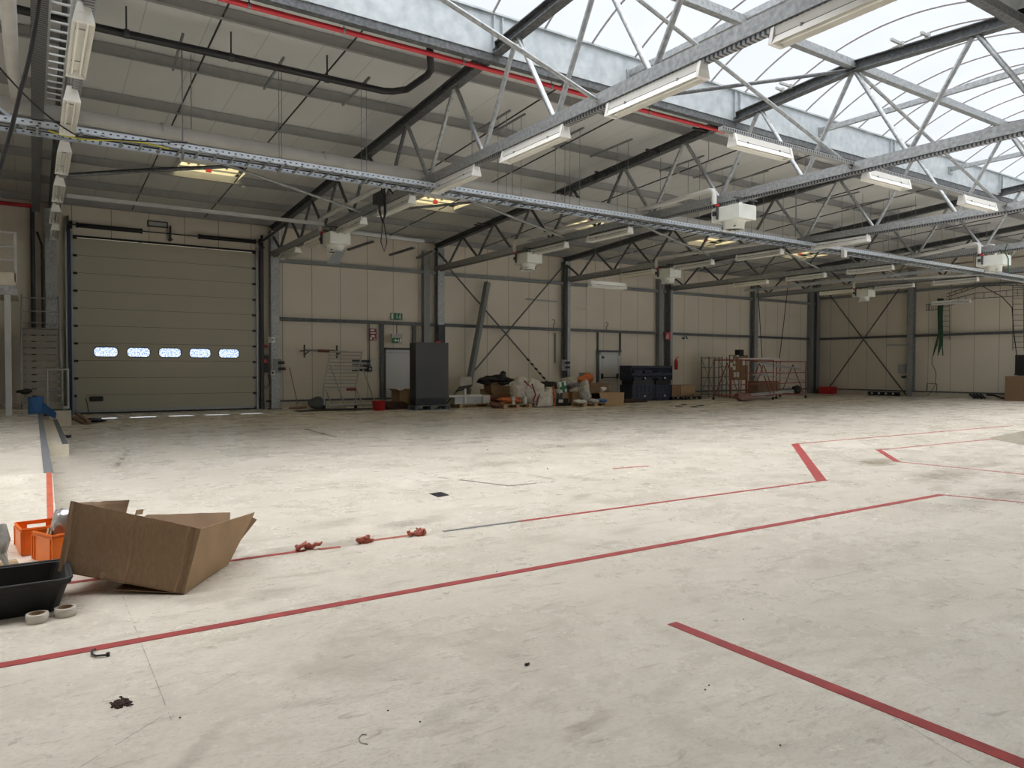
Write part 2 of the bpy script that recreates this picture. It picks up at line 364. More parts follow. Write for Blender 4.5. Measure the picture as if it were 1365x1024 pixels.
# ---- walls
wm = mat('beige sandwich panel', (.70, .645, .55), .6, var=.04, scale=.7)
wm_r = mat('beige sandwich panel of the end wall', (.72, .665, .565), .6, var=.05, scale=.6)
wm_plain = mat('beige plastered wall', (.60, .56, .49), .7, var=.04, scale=.7)
joints(wm, 'X', 1.09, .02, (.26, .24, .205), .03); joints(wm_r, 'Y', 1.13, .02, (.27, .25, .215), .2)
GX0, GX1, GZ1 = 1.08, 6.66, 5.58
wf = MB(); T = .15
wf.box((XL, DY, 0), (GX0, DY+T, 6.9)).box((GX1, DY, 0), (WX+T, DY+T, 6.9)).box((GX0, DY, GZ1), (GX1, DY+T, 6.9))
struct(wf.build('wall_far', wm), 'beige panelled far wall with the gate')
zz = [(YN, zdeck(YN)+.1), (RY, zdeck(RY)+1.4), (DY, zdeck(DY)+.1)]
LW0, LW1, lz0, lz1 = -8.5, 10.5, 1.0, 5.6
wr = MB().box((WX, YN, 0), (WX+T, LW0, 6.9)).box((WX, LW1, 0), (WX+T, DY, 6.9)).box((WX, LW0, 0), (WX+T, LW1, lz0)).box((WX, LW0, lz1), (WX+T, LW1, 6.9))
wr.prism([(WX, YN, 6.85), (WX, DY, 6.85), (WX, RY, zz[1][1])], (T, 0, 0))
struct(wr.build('wall_right', wm_r), 'beige panelled right end wall')
r = sroot('window_9', (WX, LW0, lz0)); MB().box((WX+.085, LW0, lz0), (WX+.09, LW1, lz1)).build('glazing', 'poly', r); f = MB()  # window added out of view to light the hall from the right
for k in range(12): y = LW0+(LW1-LW0)*k/11; f.box((WX+.06, y-.04, lz0), (WX+.11, y+.04, lz1))
f.build('window_frame', 'steel_light', r)
wl = MB().prism([(XL-T, YN, 0), (XL-T, DY, 0), (XL-T, zz[2][0], zz[2][1]), (XL-T, zz[1][0], zz[1][1]), (XL-T, zz[0][0], zz[0][1])], (T, 0, 0))
struct(wl.build('wall_left', wm_plain))
wn = MB()      # near wall, unseen; its windows are added to brighten the hall
NW = [(12.0, 24.5), (26.0, 38.5)]; nz0, nz1 = .8, 5.9
xs = [XL] + [q for w_ in NW for q in w_] + [WX]
for i in range(0, len(xs), 2): wn.box((xs[i], YN-T, 0), (xs[i+1], YN, 6.9))
for a, b_ in NW: wn.box((a, YN-T, 0), (b_, YN, nz0)).box((a, YN-T, nz1), (b_, YN, 6.9))
struct(wn.build('wall_near', wm_plain))
for i, (a, b_) in enumerate(NW):  # glazing of the added windows, out of view
    r = sroot('window_%d' % (i+7), (a, YN, nz0)); MB().box((a, YN-.09, nz0), (b_, YN-.085, nz1)).build('glazing', 'poly', r)
    f = MB()
    for k in range(7): x = a+(b_-a)*k/6; f.box((x-.04, YN-.11, nz0), (x+.04, YN-.06, nz1))
    f.build('window_frame', 'steel_light', r)
for nm, mb in (('baseboard_far', MB().box((6.95, DY-.05, 0), (WX, DY-.001, .24))), ('baseboard_right', MB().box((WX-.05, YN, 0), (WX-.001, DY-.06, .24)))):
    struct(mb.build(nm, 'concrete'), 'cream concrete plinth under the wall panels')
struct(MB().box((7.0, DY-.09, .24), (WX-.1, DY-.001, .31)).build('trim_1', 'galv_dark'), 'dark steel base rail of the far wall')
struct(MB().box((WX-.09, YN, .24), (WX-.001, DY-.1, .31)).build('trim_2', 'galv_dark'), 'dark steel base rail of the end wall')

# ---- roof deck with the openings
dm = mat('pale grey roof deck', (.645, .65, .635), .55, var=.05, scale=.5); joints(dm, 'X', 1.0, .016, (.45, .445, .425), .35)
SKX = [4.2, 11.35, 17.95, 24.55, 31.15]; SKY, SK = 21.9, .85
dk = MB()
def slab(x0, x1, y0, y1):
    dk.hexa([V(p) for p in ((x0, y0, zdeck(y0)), (x1, y0, zdeck(y0)), (x1, y1, zdeck(y1)), (x0, y1, zdeck(y1)), (x0, y0, zdeck(y0)+.12), (x1, y0, zdeck(y0)+.12), (x1, y1, zdeck(y1)+.12), (x0, y1, zdeck(y1)+.12))])
slab(XL, WX+T, SKY+SK, DY+T); slab(XL, WX+T, KY+.02, SKY-SK); slab(XL, WX+T, YN-T, -5.0); slab(XL, 7.0, -5.0, -1.5); slab(38.0, WX+T, -5.0, -1.5); slab(XL, WX+T, -1.5, 2*RY-KY-.02)
e = [XL] + [q for x in SKX for q in (x-SK, x+SK)] + [WX+T]
for i in range(0, len(e), 2): slab(e[i], e[i+1], SKY-SK, SKY+SK)
for k in range(2): dk.box((XL-T, 2*RY-KY-.1, zdeck(KY)), (XL+.02, KY+.1, 9.2)) if k == 0 else dk.box((WX, 2*RY-KY-.1, zdeck(KY)), (WX+T, KY+.1, 9.2))
struct(dk.build('ceiling', dm), 'pale grey roof deck')

# ---- barrel roof light along the ridge
w1 = sroot('window_1', (16.8, RY, KZ0), 'long barrel roof light of opal sheets along the ridge')
hs, rise = KY-RY-.02, .84; Rr = (hs*hs+rise*rise)/(2*rise); a0 = math.asin(hs/Rr)
def arc(r, t): return (RY+r*math.sin(t), KZ1+rise-Rr+r*math.cos(t))
NA = 24
sh = MB(); pts = [arc(Rr+.03, a0*(2*i/NA-1)) for i in range(NA+1)]
sh.add([(XL, y, z) for y, z in pts]+[(WX, y, z) for y, z in pts], [(i, i+1, NA+2+i, NA+1+i) for i in range(NA)], True)
sh.build('glazing', 'poly', w1)
G['rib'] = mat('thin grey glazing bar', (.36, .35, .36), .5, .2, var=.05)
x = 8.28-1.164*12
while x < WX-.3:
    if x > -1.5:
        MB().tube([(x, *arc(Rr, a0*(2*i/NA-1))) for i in range(NA+1)], .024, 6).build('glazing_bar', 'rib', w1)
    x += 1.164
for s, nm in ((1, 'far'), (-1, 'near')):
    y = RY+s*(KY-RY); k = MB()
    k.box((XL, y, KZ0), (WX, y+s*.02, KZ1)).box((XL, y-s*.05, KZ1-.02), (WX, y+s*.1, KZ1+.015)).box((XL, y, KZ0-.02), (WX, y+s*.16, KZ0))
    for xk in TX: k.box((xk-.10, y-s*.06, KZ0+.05), (xk-.08, y, KZ1-.05)).box((xk+.08, y-s*.06, KZ0+.05), (xk+.10, y, KZ1-.05))
    k.build('kerb', 'galv_kerb', w1)
    MB().box((XL, y+s*.02, KZ0-.16), (WX, y+s*.17, KZ0-.02)).build('kerb_purlin', 'galv_dark', w1)  # edge purlin, its shade put into the dark steel colour
for i in range(6):
    x = TX[i]+3.3; b = MB().bar((x, RY-(KY-RY), 7.66), (x, KY, 7.66), .09, .12)
    b.box((x-.12, KY-.03, 7.5), (x+.12, KY-.001, 7.72)); b.build('cross_beam', 'galv', w1)
for i, x in enumerate(SKX):
    w = sroot('window_%d' % (i+2), (x, SKY, zdeck(SKY)), 'square yellowed roof dome, %s from the gate' % ORD[i]); z0, z1 = zdeck(SKY), zdeck(SKY)+.45
    k = MB()
    for sx_ in (-1, 1): k.box((x+sx_*SK, SKY-SK, z0-.12), (x+sx_*(SK+.03), SKY+SK, z1)).box((x-SK, SKY+sx_*SK, z0-.12), (x+SK, SKY+sx_*(SK+.03), z1))
    k.build('kerb', 'lamp_body', w)
    MB().box((x-SK, SKY-SK, z1), (x+SK, SKY+SK, z1+.01)).build('dome', 'poly_warm', w)
    for j in range(6): xx = x-SK+.2+j*.26; MB().box((xx-.03, SKY+SK-.03, z1-.16), (xx+.03, SKY+SK-.001, z1-.08)).build('clip', 'black', w)
    MB().box((x-.07, SKY+.02, z0-.06), (x+.07, SKY+.12, z0+.05)).bar((x, SKY+.05, z0+.06), (x, SKY+.05, z1), .03, .03).build('opener', 'red', w)
    MB().bar((x-SK, SKY+.05, z0+.0), (x+SK, SKY+.05, z0+.0), .04, .04).build('opener_bar', 'steel', w)

r = sroot('window_10', (22, -3.2, zdeck(-3.2)), 'unseen strip roof light added behind the viewer to brighten the floor'); g_ = MB()  # roof strip added out of view to brighten the near floor
g_.hexa([V(p) for p in ((7, -5, zdeck(-5)+.05), (38, -5, zdeck(-5)+.05), (38, -1.5, zdeck(-1.5)+.05), (7, -1.5, zdeck(-1.5)+.05), (7, -5, zdeck(-5)+.055), (38, -5, zdeck(-5)+.055), (38, -1.5, zdeck(-1.5)+.055), (7, -1.5, zdeck(-1.5)+.055))]); g_.build('glazing', 'poly', r)
# ---- trusses
YB = [25.65-NODE*k for k in range(8)]; YB += [2*RY-q for q in YB]; YB = sorted(set(round(q, 3) for q in YB), reverse=True)
ZB = 5.54
def ibeam(mb, a, b, h, w, t=.016):
    a, b = V(a), V(b); u = V((0, 0, 1)); mb.bar(a, b, t, h); o = u*(h/2-t/2); mb.bar(a+o, b+o, w, t); mb.bar(a-o, b-o, w, t); return mb
for i, x in enumerate(TX):
    t = thing('roof_truss', 'galvanised lattice roof truss spanning the hall, %s' % TNAME[i].replace(' roof truss', ''), 'roof truss', (x, DY, ZB), 'roof trusses')
    top = MB()
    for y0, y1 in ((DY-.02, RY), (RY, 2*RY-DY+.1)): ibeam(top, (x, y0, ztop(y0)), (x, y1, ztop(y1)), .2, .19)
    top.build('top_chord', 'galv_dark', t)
    MB().bar((x, DY-.05, ZB), (x, 2*RY-DY+.1, ZB), .15, .19).build('bottom_chord', 'galv', t)
    nb = [q for q in YB]
    for k, y in enumerate(nb):
        for s in (-1, 1):
            yt = y+s*NODE/2
            if yt > DY+.1 or yt < -9.5: continue
            MB().tube([(x, y+s*.05, ZB+.09), (x, yt-s*.05, ztop(yt)-.1)], .045, 8).build('web_bar', 'galv' if y < 15 else 'galv_dark', t)  # bars towards the far wall take the darker steel
    MB().box((x-.05, 4, ZB-.15), (x+.05, DY-.5, ZB-.10)).build('cable_channel', 'perf_y', t)
# longitudinal bracing between trusses, along the ridge and along y=18
for i in range(5):
    for yy, nm, end in ((8.57, 'ridge', ZB), (18.05, 'second line', ZB)):
        zt = ztop(yy)-.05
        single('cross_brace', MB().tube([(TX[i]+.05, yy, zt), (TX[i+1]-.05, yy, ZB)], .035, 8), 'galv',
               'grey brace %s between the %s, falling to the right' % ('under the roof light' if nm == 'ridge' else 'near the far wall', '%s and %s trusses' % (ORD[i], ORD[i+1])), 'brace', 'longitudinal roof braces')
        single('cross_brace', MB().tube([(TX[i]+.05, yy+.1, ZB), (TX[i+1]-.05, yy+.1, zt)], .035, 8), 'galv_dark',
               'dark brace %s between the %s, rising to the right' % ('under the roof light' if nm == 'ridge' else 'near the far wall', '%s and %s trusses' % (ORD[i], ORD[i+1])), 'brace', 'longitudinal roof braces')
# purlins
PY = [DY-NODE*k for k in range(1, 7)]
for k, y in enumerate([DY-.15]+PY):
    z = ztop(y)+.1; p = MB().box((XL, y-.006, z), (WX, y+.006, z+.22)).box((XL, y-.07, z), (WX, y, z+.012)).box((XL, y, z+.208), (WX, y+.07, z+.22))
    single('roof_purlin', p, 'purlin', 'long galvanised roof purlin along the hall, %s from the far wall' % ORD[k], 'purlin', 'roof purlins')
single('ridge_beam', MB().bar((XL, RY, ztop(RY)+.02), (WX, RY, ztop(RY)+.02), .13, .13).box((XL, RY-.05, ztop(RY)+.09), (WX, RY+.05, ztop(RY)+.12)), 'galv', 'galvanised ridge beam running under the middle of the barrel roof light', 'beam')
for i in range(6):
    for j, x in enumerate((TX[i]+2.2, TX[i]+4.4)):
        if x > WX-.5: continue
        path = [(x, y, ztop(y)+.16) for y in (KY+.2, 13.1, 17.66, 22.2, DY-.2)]
        single('sag_rod', MB().tube(path, .018, 6), 'dark', 'thin dark rod tying the purlins, %s in the %s roof bay from left' % (('left one', 'right one')[j], ORD[i]), 'tie rod', 'purlin tie rods')

# ---- columns, posts, rails and braces of the walls
CN = ['left of the gate', 'right of the gate, first after it', 'behind the grey cabinet', 'left of the plain white exit door', 'behind the stacked black crates', 'behind the cardboard partition']
for i, x in enumerate([.5, 7.26, 13.93, 20.44, 27.0, 33.65]):
    r = thing('steel_column', 'galvanised H-section wall column %s' % CN[i], 'column', (x, 26.6, 0), 'wall columns')
    MB().box((x-.15, 26.44, 0), (x+.15, 26.458, 6.35)).box((x-.15, 26.73, 0), (x+.15, 26.748, 6.35)).box((x-.008, 26.458, 0), (x+.008, 26.73, 6.35)).build('shaft', 'galv', r)
    MB().box((x-.22, 26.40, 0), (x+.22, 26.77, .025)).build('base_plate', 'galv_dark', r)
    if i == 2: MB().box((x-.14, 26.40, 2.3), (x+.16, 26.439, 3.25)).build('cover_plate', 'dark', r)
    if i in (3, 4): MB().box((x-.155, 26.43, 0), (x-.02, 26.439, 6.2)).build('conduit', 'dark', r)
for x, lb in ((13.32, 'behind the left edge of the grey cabinet'), (26.39, 'above the stacked black crates'), (38.85, 'nearest the far right corner')):
    single('wall_post', MB().box((x-.13, 26.5, 0), (x+.13, 26.74, 6.2)), 'steel', 'dark square wall post %s' % lb, 'post', 'square wall posts')
single('steel_column', MB().box((WX-.42, 26.44, 0), (WX-.12, 26.46, 6.5)).box((WX-.28, 26.46, 0), (WX-.26, 26.72, 6.5)).box((WX-.42, 26.72, 0), (WX-.12, 26.74, 6.5)), 'steel', 'galvanised H-section column in the far right corner', 'column', 'wall columns')
for y, lb in ((20.95, 'standing alone on the right end wall'), (13.9, 'on the end wall beyond the cable ladders')):
    single('steel_column', MB().box((WX-.34, y-.15, 0), (WX-.32, y+.15, 6.8)).box((WX-.32, y-.01, 0), (WX-.04, y+.01, 6.8)).box((WX-.04, y-.15, 0), (WX-.02, y+.15, 6.8)), 'galv', 'galvanised H-section column %s' % lb, 'column', 'wall columns')
cx = [.5, 7.26, 13.93, 20.44, 27.0, 33.65, WX-.27]
for k in range(1, 6):
    a, b = cx[k]+.16, cx[k+1]-.16
    single('wall_rail', MB().box((a, 26.58, 3.19), (b, 26.76, 3.31)), 'galv_dark', 'horizontal galvanised rail halfway up the far wall, %s bay right of the gate' % ORD[k-1], 'wall rail', 'middle rails of the far wall')
    single('eaves_rail', MB().box((a, 26.55, 5.29), (b, 26.76, 5.42)), 'steel', 'upper horizontal rail of the far wall, %s bay right of the gate' % ORD[k-1], 'wall rail', 'upper rails of the far wall')
for y0, y1, lb in ((26.4, 21.1, 'between the corner and the lone column'), (20.8, 14.05, 'right of the lone column'), (13.75, YN+.1, 'beyond the cable ladders')):
    single('wall_rail', MB().box((WX-.18, y0, 3.19), (WX-.02, y1, 3.31)), 'galv_dark', 'horizontal rail halfway up the end wall, %s' % lb, 'wall rail', 'rails of the end wall')
    single('eaves_rail', MB().box((WX-.18, y0, 5.6), (WX-.02, y1, 5.72)), 'steel', 'upper horizontal rail of the end wall, %s' % lb, 'wall rail', 'rails of the end wall')
br = thing('wind_brace', 'flat brace falling to the right behind the rubbish, with hazard stripes low down', 'brace', (17.3, 26.55, 0), 'wall wind braces')
MB().bar((14.15, 26.50, 5.75), (18.2, 26.50, 1.93), .05, .05).bar((19.4, 26.50, .8), (20.2, 26.50, .0), .05, .05).build('bar', 'galv_dark', br)
MB().bar((18.2, 26.50, 1.93), (19.4, 26.50, .8), .07, .07).build('warning_sleeve', 'hazard', br)
single('wind_brace', MB().bar((14.15, 26.44, .0), (20.25, 26.44, 6.2), .05, .05), 'galv_dark', 'flat brace rising to the right behind the leaning grey post', 'brace', 'wall wind braces')
single('wind_brace', MB().bar((WX-.22, 25.9, 6.0), (WX-.22, 21.12, .0), .05, .05), 'galv_dark', 'brace on the end wall falling from the corner to the lone column', 'brace', 'wall wind braces')
single('wind_brace', MB().bar((WX-.28, 25.95, .0), (WX-.28, 21.3, 6.2), .05, .05), 'galv_dark', 'brace on the end wall rising from the red box towards the column', 'brace', 'wall wind braces')
single('leaning_post', MB().bar((16.1, 26.38, 5.1), (14.75, 25.9, 0.), .2, .2), 'steel', 'grey square steel post leaning against the upper rail of the far wall', 'post')

# ---- sky, lights
Wd = bpy.data.worlds.new('overcast sky'); S.world = Wd; Wd.use_nodes = True
n, l = Wd.node_tree.nodes, Wd.node_tree.links; bg = n['Background']
tc = n.new('ShaderNodeTexCoord'); sp = n.new('ShaderNodeSeparateXYZ'); l.new(tc.outputs['Generated'], sp.inputs[0])
cr = n.new('ShaderNodeValToRGB'); e_ = cr.color_ramp.elements
mr = n.new('ShaderNodeMapRange'); mr.inputs['From Min'].default_value = -1; l.new(sp.outputs['Z'], mr.inputs['Value']); l.new(mr.outputs[0], cr.inputs[0])
e_[0].position = .49; e_[0].color = (.27, .26, .24, 1); e_[1].position = 1.0; e_[1].color = (1, .985, .95, 1)
for ps, cc in ((.505, (.112, .117, .125)), (.755, (.117, .122, .13)), (.81, (.38, .385, .39)), (.88, (.78, .775, .76))): q = e_.new(ps); q.color = (*cc, 1)
l.new(cr.outputs[0], bg.inputs[0]); bg.inputs[1].default_value = SKYL = 6.0
def portal(name, loc, sx, sy, rot):
    L = bpy.data.lights.new(name, 'AREA'); L.shape = 'RECTANGLE'; L.size = sx; L.size_y = sy; L.cycles.is_portal = True
    o = bpy.data.objects.new(name, L); C.objects.link(o); o.location = loc; o.rotation_euler = rot
portal('roof_light_opening', ((XL+WX)/2, RY, KZ1+.02), WX-XL, 2*(KY-RY), (0, 0, 0))
for i, (a, b_) in enumerate(NW): portal('added_near_window_opening', ((a+b_)/2, YN-.2, (nz0+nz1)/2), b_-a, nz1-nz0, (PI/2, 0, PI) if 0 else (PI/2, 0, 0))
portal('added_right_window_opening', (WX+.2, (LW0+LW1)/2, (lz0+lz1)/2), lz1-lz0, LW1-LW0, (0, PI/2, 0))
portal('added_strip_light_opening', (22.5, -3.25, zdeck(-3.25)+.2), 31, 3.6, (0, 0, 0))
for x in SKX: portal('roof_dome_opening', (x, SKY, zdeck(SKY)+.5), 2*SK, 2*SK, (0, 0, 0))
sl = bpy.data.lights.new('low_sun', 'SPOT'); sl.energy = 60000; sl.spot_size = math.radians(22); sl.spot_blend = .1; sl.shadow_soft_size = .1; sl.color = (1, .96, .9)
so = bpy.data.objects.new('low_sun', sl); C.objects.link(so)
so.location = (4.4, DY+22, 2.+17.5); so.rotation_euler = (V((3.9, DY, 1.9))-so.location).to_track_quat('-Z', 'Y').to_euler()
S.view_settings.view_transform = 'Standard'; S.view_settings.look = 'None'; S.view_settings.gamma = 1; S.view_settings.exposure = 0.32
S.view_settings.use_curve_mapping = False
S.cycles.use_denoising = True; S.cycles.max_bounces = 10; S.cycles.diffuse_bounces = 6; S.cycles.transparent_max_bounces = 12
S.cycles.caustics_reflective = False; S.cycles.caustics_refractive = False; S.cycles.sample_clamp_indirect = 4
# ================================================================== services under the roof
def slots(name, base, axis, pitch, frac, zc, zh):
    m = mat(name, base, .33, .45, var=.05, scale=20); n, l = m.node_tree.nodes, m.node_tree.links; b = n['Principled BSDF']
    src = b.inputs['Base Color'].links[0].from_socket; g = n.new('ShaderNodeNewGeometry'); s = n.new('ShaderNodeSeparateXYZ'); l.new(g.outputs['Position'], s.inputs[0])
    def M(op, a, v):
        k = n.new('ShaderNodeMath'); k.operation = op; l.new(a, k.inputs[0])
        if hasattr(v, 'links'): l.new(v, k.inputs[1])
        elif v is not None: k.inputs[1].default_value = v
        return k.outputs[0]
    a = M('LESS_THAN', M('FRACT', M('MULTIPLY', s.outputs[axis], 1/pitch), None), frac)
    c = M('LESS_THAN', M('ABSOLUTE', M('SUBTRACT', s.outputs['Z'], zc), None), zh); k = M('MULTIPLY', a, c)
    mx = n.new('ShaderNodeMix'); mx.data_type = 'RGBA'; mx.inputs['B'].default_value = (.05, .055, .06, 1)
    l.new(k, mx.inputs['Factor']); l.new(src, mx.inputs['A']); l.new(mx.outputs['Result'], b.inputs['Base Color']); return m
TZ = 5.335
G['tray_slot'] = slots('slotted zinc tray side', (.66, .72, .79), 'X', .11, .35, TZ+.01, .011)
# ---- long cable ladder along the hall
t = thing('cable_ladder', 'long bright zinc cable ladder hung across the hall in front of the trusses', 'cable ladder', (0, 14.1, TZ))
for y, s in ((13.8, 1), (14.4, -1)):
    MB().box((-2.5, y, TZ-.045), (38.5, y+.004, TZ+.055)).box((-2.5, y, TZ-.045), (38.5, y+s*.05, TZ-.041)).box((-2.5, y, TZ+.051), (38.5, y+s*.025, TZ+.055)).build('side_rail', 'tray_slot', t)
rg = MB(); x = -2.3
while x < 38.4: rg.box((x-.02, 13.8, TZ-.041), (x+.02, 14.4, TZ-.02)); x += .3
rg.build('rungs', 'steel', t)['kind'] = 'stuff'
for x in (2.22, 3.94, 5.62, 8.95, 9.35, 10.6, 11.05, 12.6, 15.2, 16.6, 17.9, 19.4, 22.5, 24.2, 26.0, 29.0, 31.5):
    w = MB().tube([(x, 13.85, TZ), (x, 13.85, ztop(15.4)+.1)], .007, 5, caps=False).tube([(x+.09, 14.35, TZ), (x+.09, 14.35, ztop(15.4)+.1)], .007, 5, caps=False)
    w.bar((x, 13.7, ztop(15.4)+.1), (x+.1, 15.45, ztop(15.4)+.1), .04, .04).bar((x, 13.78, TZ-.06), (x+.09, 14.42, TZ-.06), .04, .03)
    w.build('suspension_wire', 'steel', t)
for j, (y, r, mt) in enumerate(((13.95, .022, 'black'), (14.02, .018, 'black'), (14.12, .02, 'steel'), (14.22, .02, 'black'))):
    single('power_cable', MB().tube([(x_, y+.03*math.sin(x_*1.7+j), TZ+.01) for x_ in [-2.4+.9*k for k in range(45)]], r, 6), mt,
           '%s cable lying in the long cable ladder, %s from the front rail' % ('grey' if mt == 'steel' else 'black', ORD[j]), 'cable', 'cables in the long cable ladder')
single('earth_cable', MB().tube([(.25+.25*k, 13.9+.14*math.sin(k*.8), TZ-.055-.02*math.sin(k*1.1)) for k in range(8)], .014, 6), 'yellow', 'yellow green earth cable under the left end of the long cable ladder', 'cable')
b = at(1126, 338, 13.7); single('junction_box', MB().cbox((b.x, 13.72, b.z), (.16, .12, .24)), 'white', 'small white junction box hanging on the long cable ladder', 'junction box', bevel=.01)
# ---- pipes
mp = thing('heating_pipe', 'thick pale lagged pipe running along the hall behind the cable ladder', 'pipe', (-2.4, 14.62, 5.8))
zp = lambda x: 5.82-.0105*x
MB().tube([(-2.4, 14.62, zp(0)), (39.2, 14.62, zp(39))], .125, 16).build('lagging', 'white_pipe', mp)
for k in range(14):
    x = -1+3*k; MB().tube([(x-.02, 14.62, zp(x)), (x+.02, 14.62, zp(x))], .131, 16).build('joint_band', 'steel_light', mp)
    if k % 2: MB().tube([(x+.5, 14.62, zp(x)+.1), (x+.5, 14.62, ztop(14.6)+.1)], .008, 5).build('hanger', 'steel', mp)
rp = thing('sprinkler_pipe', 'red sprinkler pipe running under the roof beside the barrel roof light', 'pipe', (-3, 11.95, 7.18))
MB().tube([(-3, 11.95, 7.18), (13.95, 11.95, 7.18)], .045, 12).build('pipe', 'red_pipe', rp)
for x in (1.2, 2.9, 4.45, 6.75, 8.8, 11.5): MB().tube([(x, 11.95, 7.18), (x, 11.95, ztop(12)+.3)], .01, 6).tube([(x-.02, 11.95, 7.18), (x+.02, 11.95, 7.18)], .052, 12).build('hanger', 'steel', rp)
bp = thing('drain_pipe', 'black drain pipe bending up under the roof beside the red pipe', 'pipe', (-3, 13.65, 7.0))
MB().tube([(-3, 13.75, 7.05), (1, 13.72, 7.02), (5.85, 13.58, 6.98), (6.03, 13.5, 6.98), (6.22, 13.25, 6.98), (6.24, 12.4, 6.98), (6.22, 12.2, 7.02), (6.15, 12.1, 7.15), (6.12, 12.08, 7.62)], .065, 12).build('pipe', 'black', bp)
for x in (1.35, 3.0, 4.75): MB().tube([(x-.04, 13.66, 7.0), (x+.04, 13.66, 7.0)], .075, 12).box((x-.012, 13.65, 7.06), (x+.012, 13.67, 7.45)).build('clamp', 'dark', bp)
single('heating_pipe', MB().tube([(-.2, 3, 5.82), (-.2, 12.5, 5.82), (-.17, 14.4, 5.82)], .085, 12), 'white_pipe', 'pale lagged pipe left of the leftmost truss, coming towards the viewer', 'pipe')
single('wall_pipe', MB().tube([(-3, 26.6, 6.38), (.2, 26.6, 6.38)], .06, 10), 'red', 'short dull red pipe high on the far wall at the left', 'pipe')
single('gas_pipe', MB().bar((.7, 20, 5.49), (6.85, 20, 5.5), .07, .09), 'steel_light', 'pale straight bar running left from the heater above the gate', 'pipe')
single('gas_pipe', MB().bar((7.65, 20.1, 5.37), (10.0, 20.1, 5.34), .07, .09), 'steel_light', 'short pale bar right of the heater nearest the gate', 'pipe')
# ---- unit heaters
HS = ['nearest the gate', 'far out on the third truss', 'that is largest', 'on the fourth truss', 'at the right edge', 'nearest the end wall']
HN = ['nearest the gate', 'on the third truss, far from the viewer', 'largest, hung under the third truss', 'on the fourth truss', 'at the right edge of the photo', 'smallest, near the end wall']
for i, (k, y) in enumerate(((1, 20.12), (2, 20.1), (2, 11.55), (3, 20.2), (4, 11.66), (5, 20.2))):
    x = TX[k]; z0, z1 = 4.95, 5.27
    h = thing('unit_heater', 'cream box heater with round downward outlet, %s' % HN[i], 'heater', (x, y, 4.78), 'ceiling heaters')
    MB().box((x-.3, y-.41, z0), (x+.3, y+.41, z1)).box((x-.29, y-.4, z1), (x+.29, y+.4, z1+.02)).build('casing', 'cream', h, .012)
    MB().lathe([(.29, z0+.002), (.25, z0-.05), (.25, z0-.2), (.235, z0-.2), (.235, z0-.02), (.0, z0-.02)], (x, y, 0), 24).build('outlet', 'cream', h)
    lv = MB()
    for q in range(5): lv.bar((x-.2, y-.18+.09*q, z0-.15), (x+.2, y-.18+.09*q, z0-.15), .06, .006, (0, .7, .7))
    lv.build('louvre', 'dark', h)
    br_ = MB()
    for sx in (-.26, .26):
        for sy in (-.35, .35): br_.box((x+sx-.012, y+sy-.012, z1), (x+sx+.012, y+sy+.012, ZB-.16))
    br_.bar((x-.4, y-.35, ZB-.13), (x+.4, y-.35, ZB-.13), .04, .03).bar((x-.4, y+.35, ZB-.13), (x+.4, y+.35, ZB-.13), .04, .03).build('bracket', 'dark', h)
    MB().tube([(x-.34, y+.2, z0+.05), (x-.34, y+.2, z1+.05)], .03, 8).cbox((x-.33, y+.3, z0+.2), (.05, .08, .1)).build('valve', 'dark', h)
    MB().tube([(x-.34, y+.2, z1+.03), (x-.34, y+.2, z1+.08)], .05, 8).build('valve_wheel', 'red', h)
    if i == 0: MB().quad((x-.12, y-.3, z0-.2), (x+.16, y-.3, z0-.2), (x-.02, y-.3, z0-.56), (x-.38, y-.3, z0-.56), .02).build('deflector', 'steel', h)
    for s, nm in ((-1, 'left'), (1, 'right')):
        yy = y+.3 if s < 0 else y+.1; d = 1 if y < 14.6 else -1; xx = x+s*.34
        p = [(xx, yy, z1+.1), (xx, yy, 5.62), (xx, yy+d*.06, 5.70), (xx, yy+d*.15, 5.72), (xx, 14.62-d*.15, zp(x))]
        single('heater_pipe', MB().tube(p, .062 if s < 0 else .05, 10), 'white_pipe', '%s pale lagged feed pipe of the heater %s' % (nm, HS[i]), 'pipe', 'heater feed pipes')
# ---- strip lights
def fixture(x, y, z, L, along='Y'):
    r = thing('strip_light', '', 'strip light', (x, y, z), 'strip lights')
    def tr(mb):
        if along == 'X':
            for q in mb.v: q.x, q.y = x+(q.y-y), y-(q.x-x)
        return mb
    h = L/2
    tr(MB().box((x-.05, y-h, z-.11), (x+.05, y+h, z))).build('body', 'white', r)
    sk = MB()
    for s in (-1, 1): sk.quad((x+s*.06, y-h+.04, z-.125), (x+s*.06, y+h-.04, z-.125), (x+s*.11, y+h-.04, z-.215), (x+s*.11, y-h+.04, z-.215), .004)
    sk.box((x-.06, y-h+.04, z-.129), (x+.06, y+h-.04, z-.121)); tr(sk).build('reflector', 'lamp_body', r)
    tr(MB().box((x-.052, y-h+.05, z-.122), (x+.052, y+h-.05, z-.109))).build('seam', 'dark', r)
    for s in (-1, 1): tr(MB().tube([(x+s*.045, y-h+.07, z-.17), (x+s*.045, y+h-.07, z-.17)], .014, 8)).build('tube', 'tube', r)
    for s in (-1, 1): tr(MB().prism([(x-.06, y+s*(h-.01), z-.0), (x+.06, y+s*(h-.01), z-.0), (x+.11, y+s*(h-.01), z-.21), (x-.11, y+s*(h-.01), z-.21)], (0, -s*.05, 0))).build('end_cap', 'white', r)
    for s in (-.55, .55): tr(MB().box((x-.075, y+s*h-.012, z-.135), (x+.075, y+s*h+.012, z-.1))).build('clip', 'steel', r)
    return r
LY = [4.55, 7.43, 10.33, 13.15, 16.0, 18.9, 21.85, 24.55]
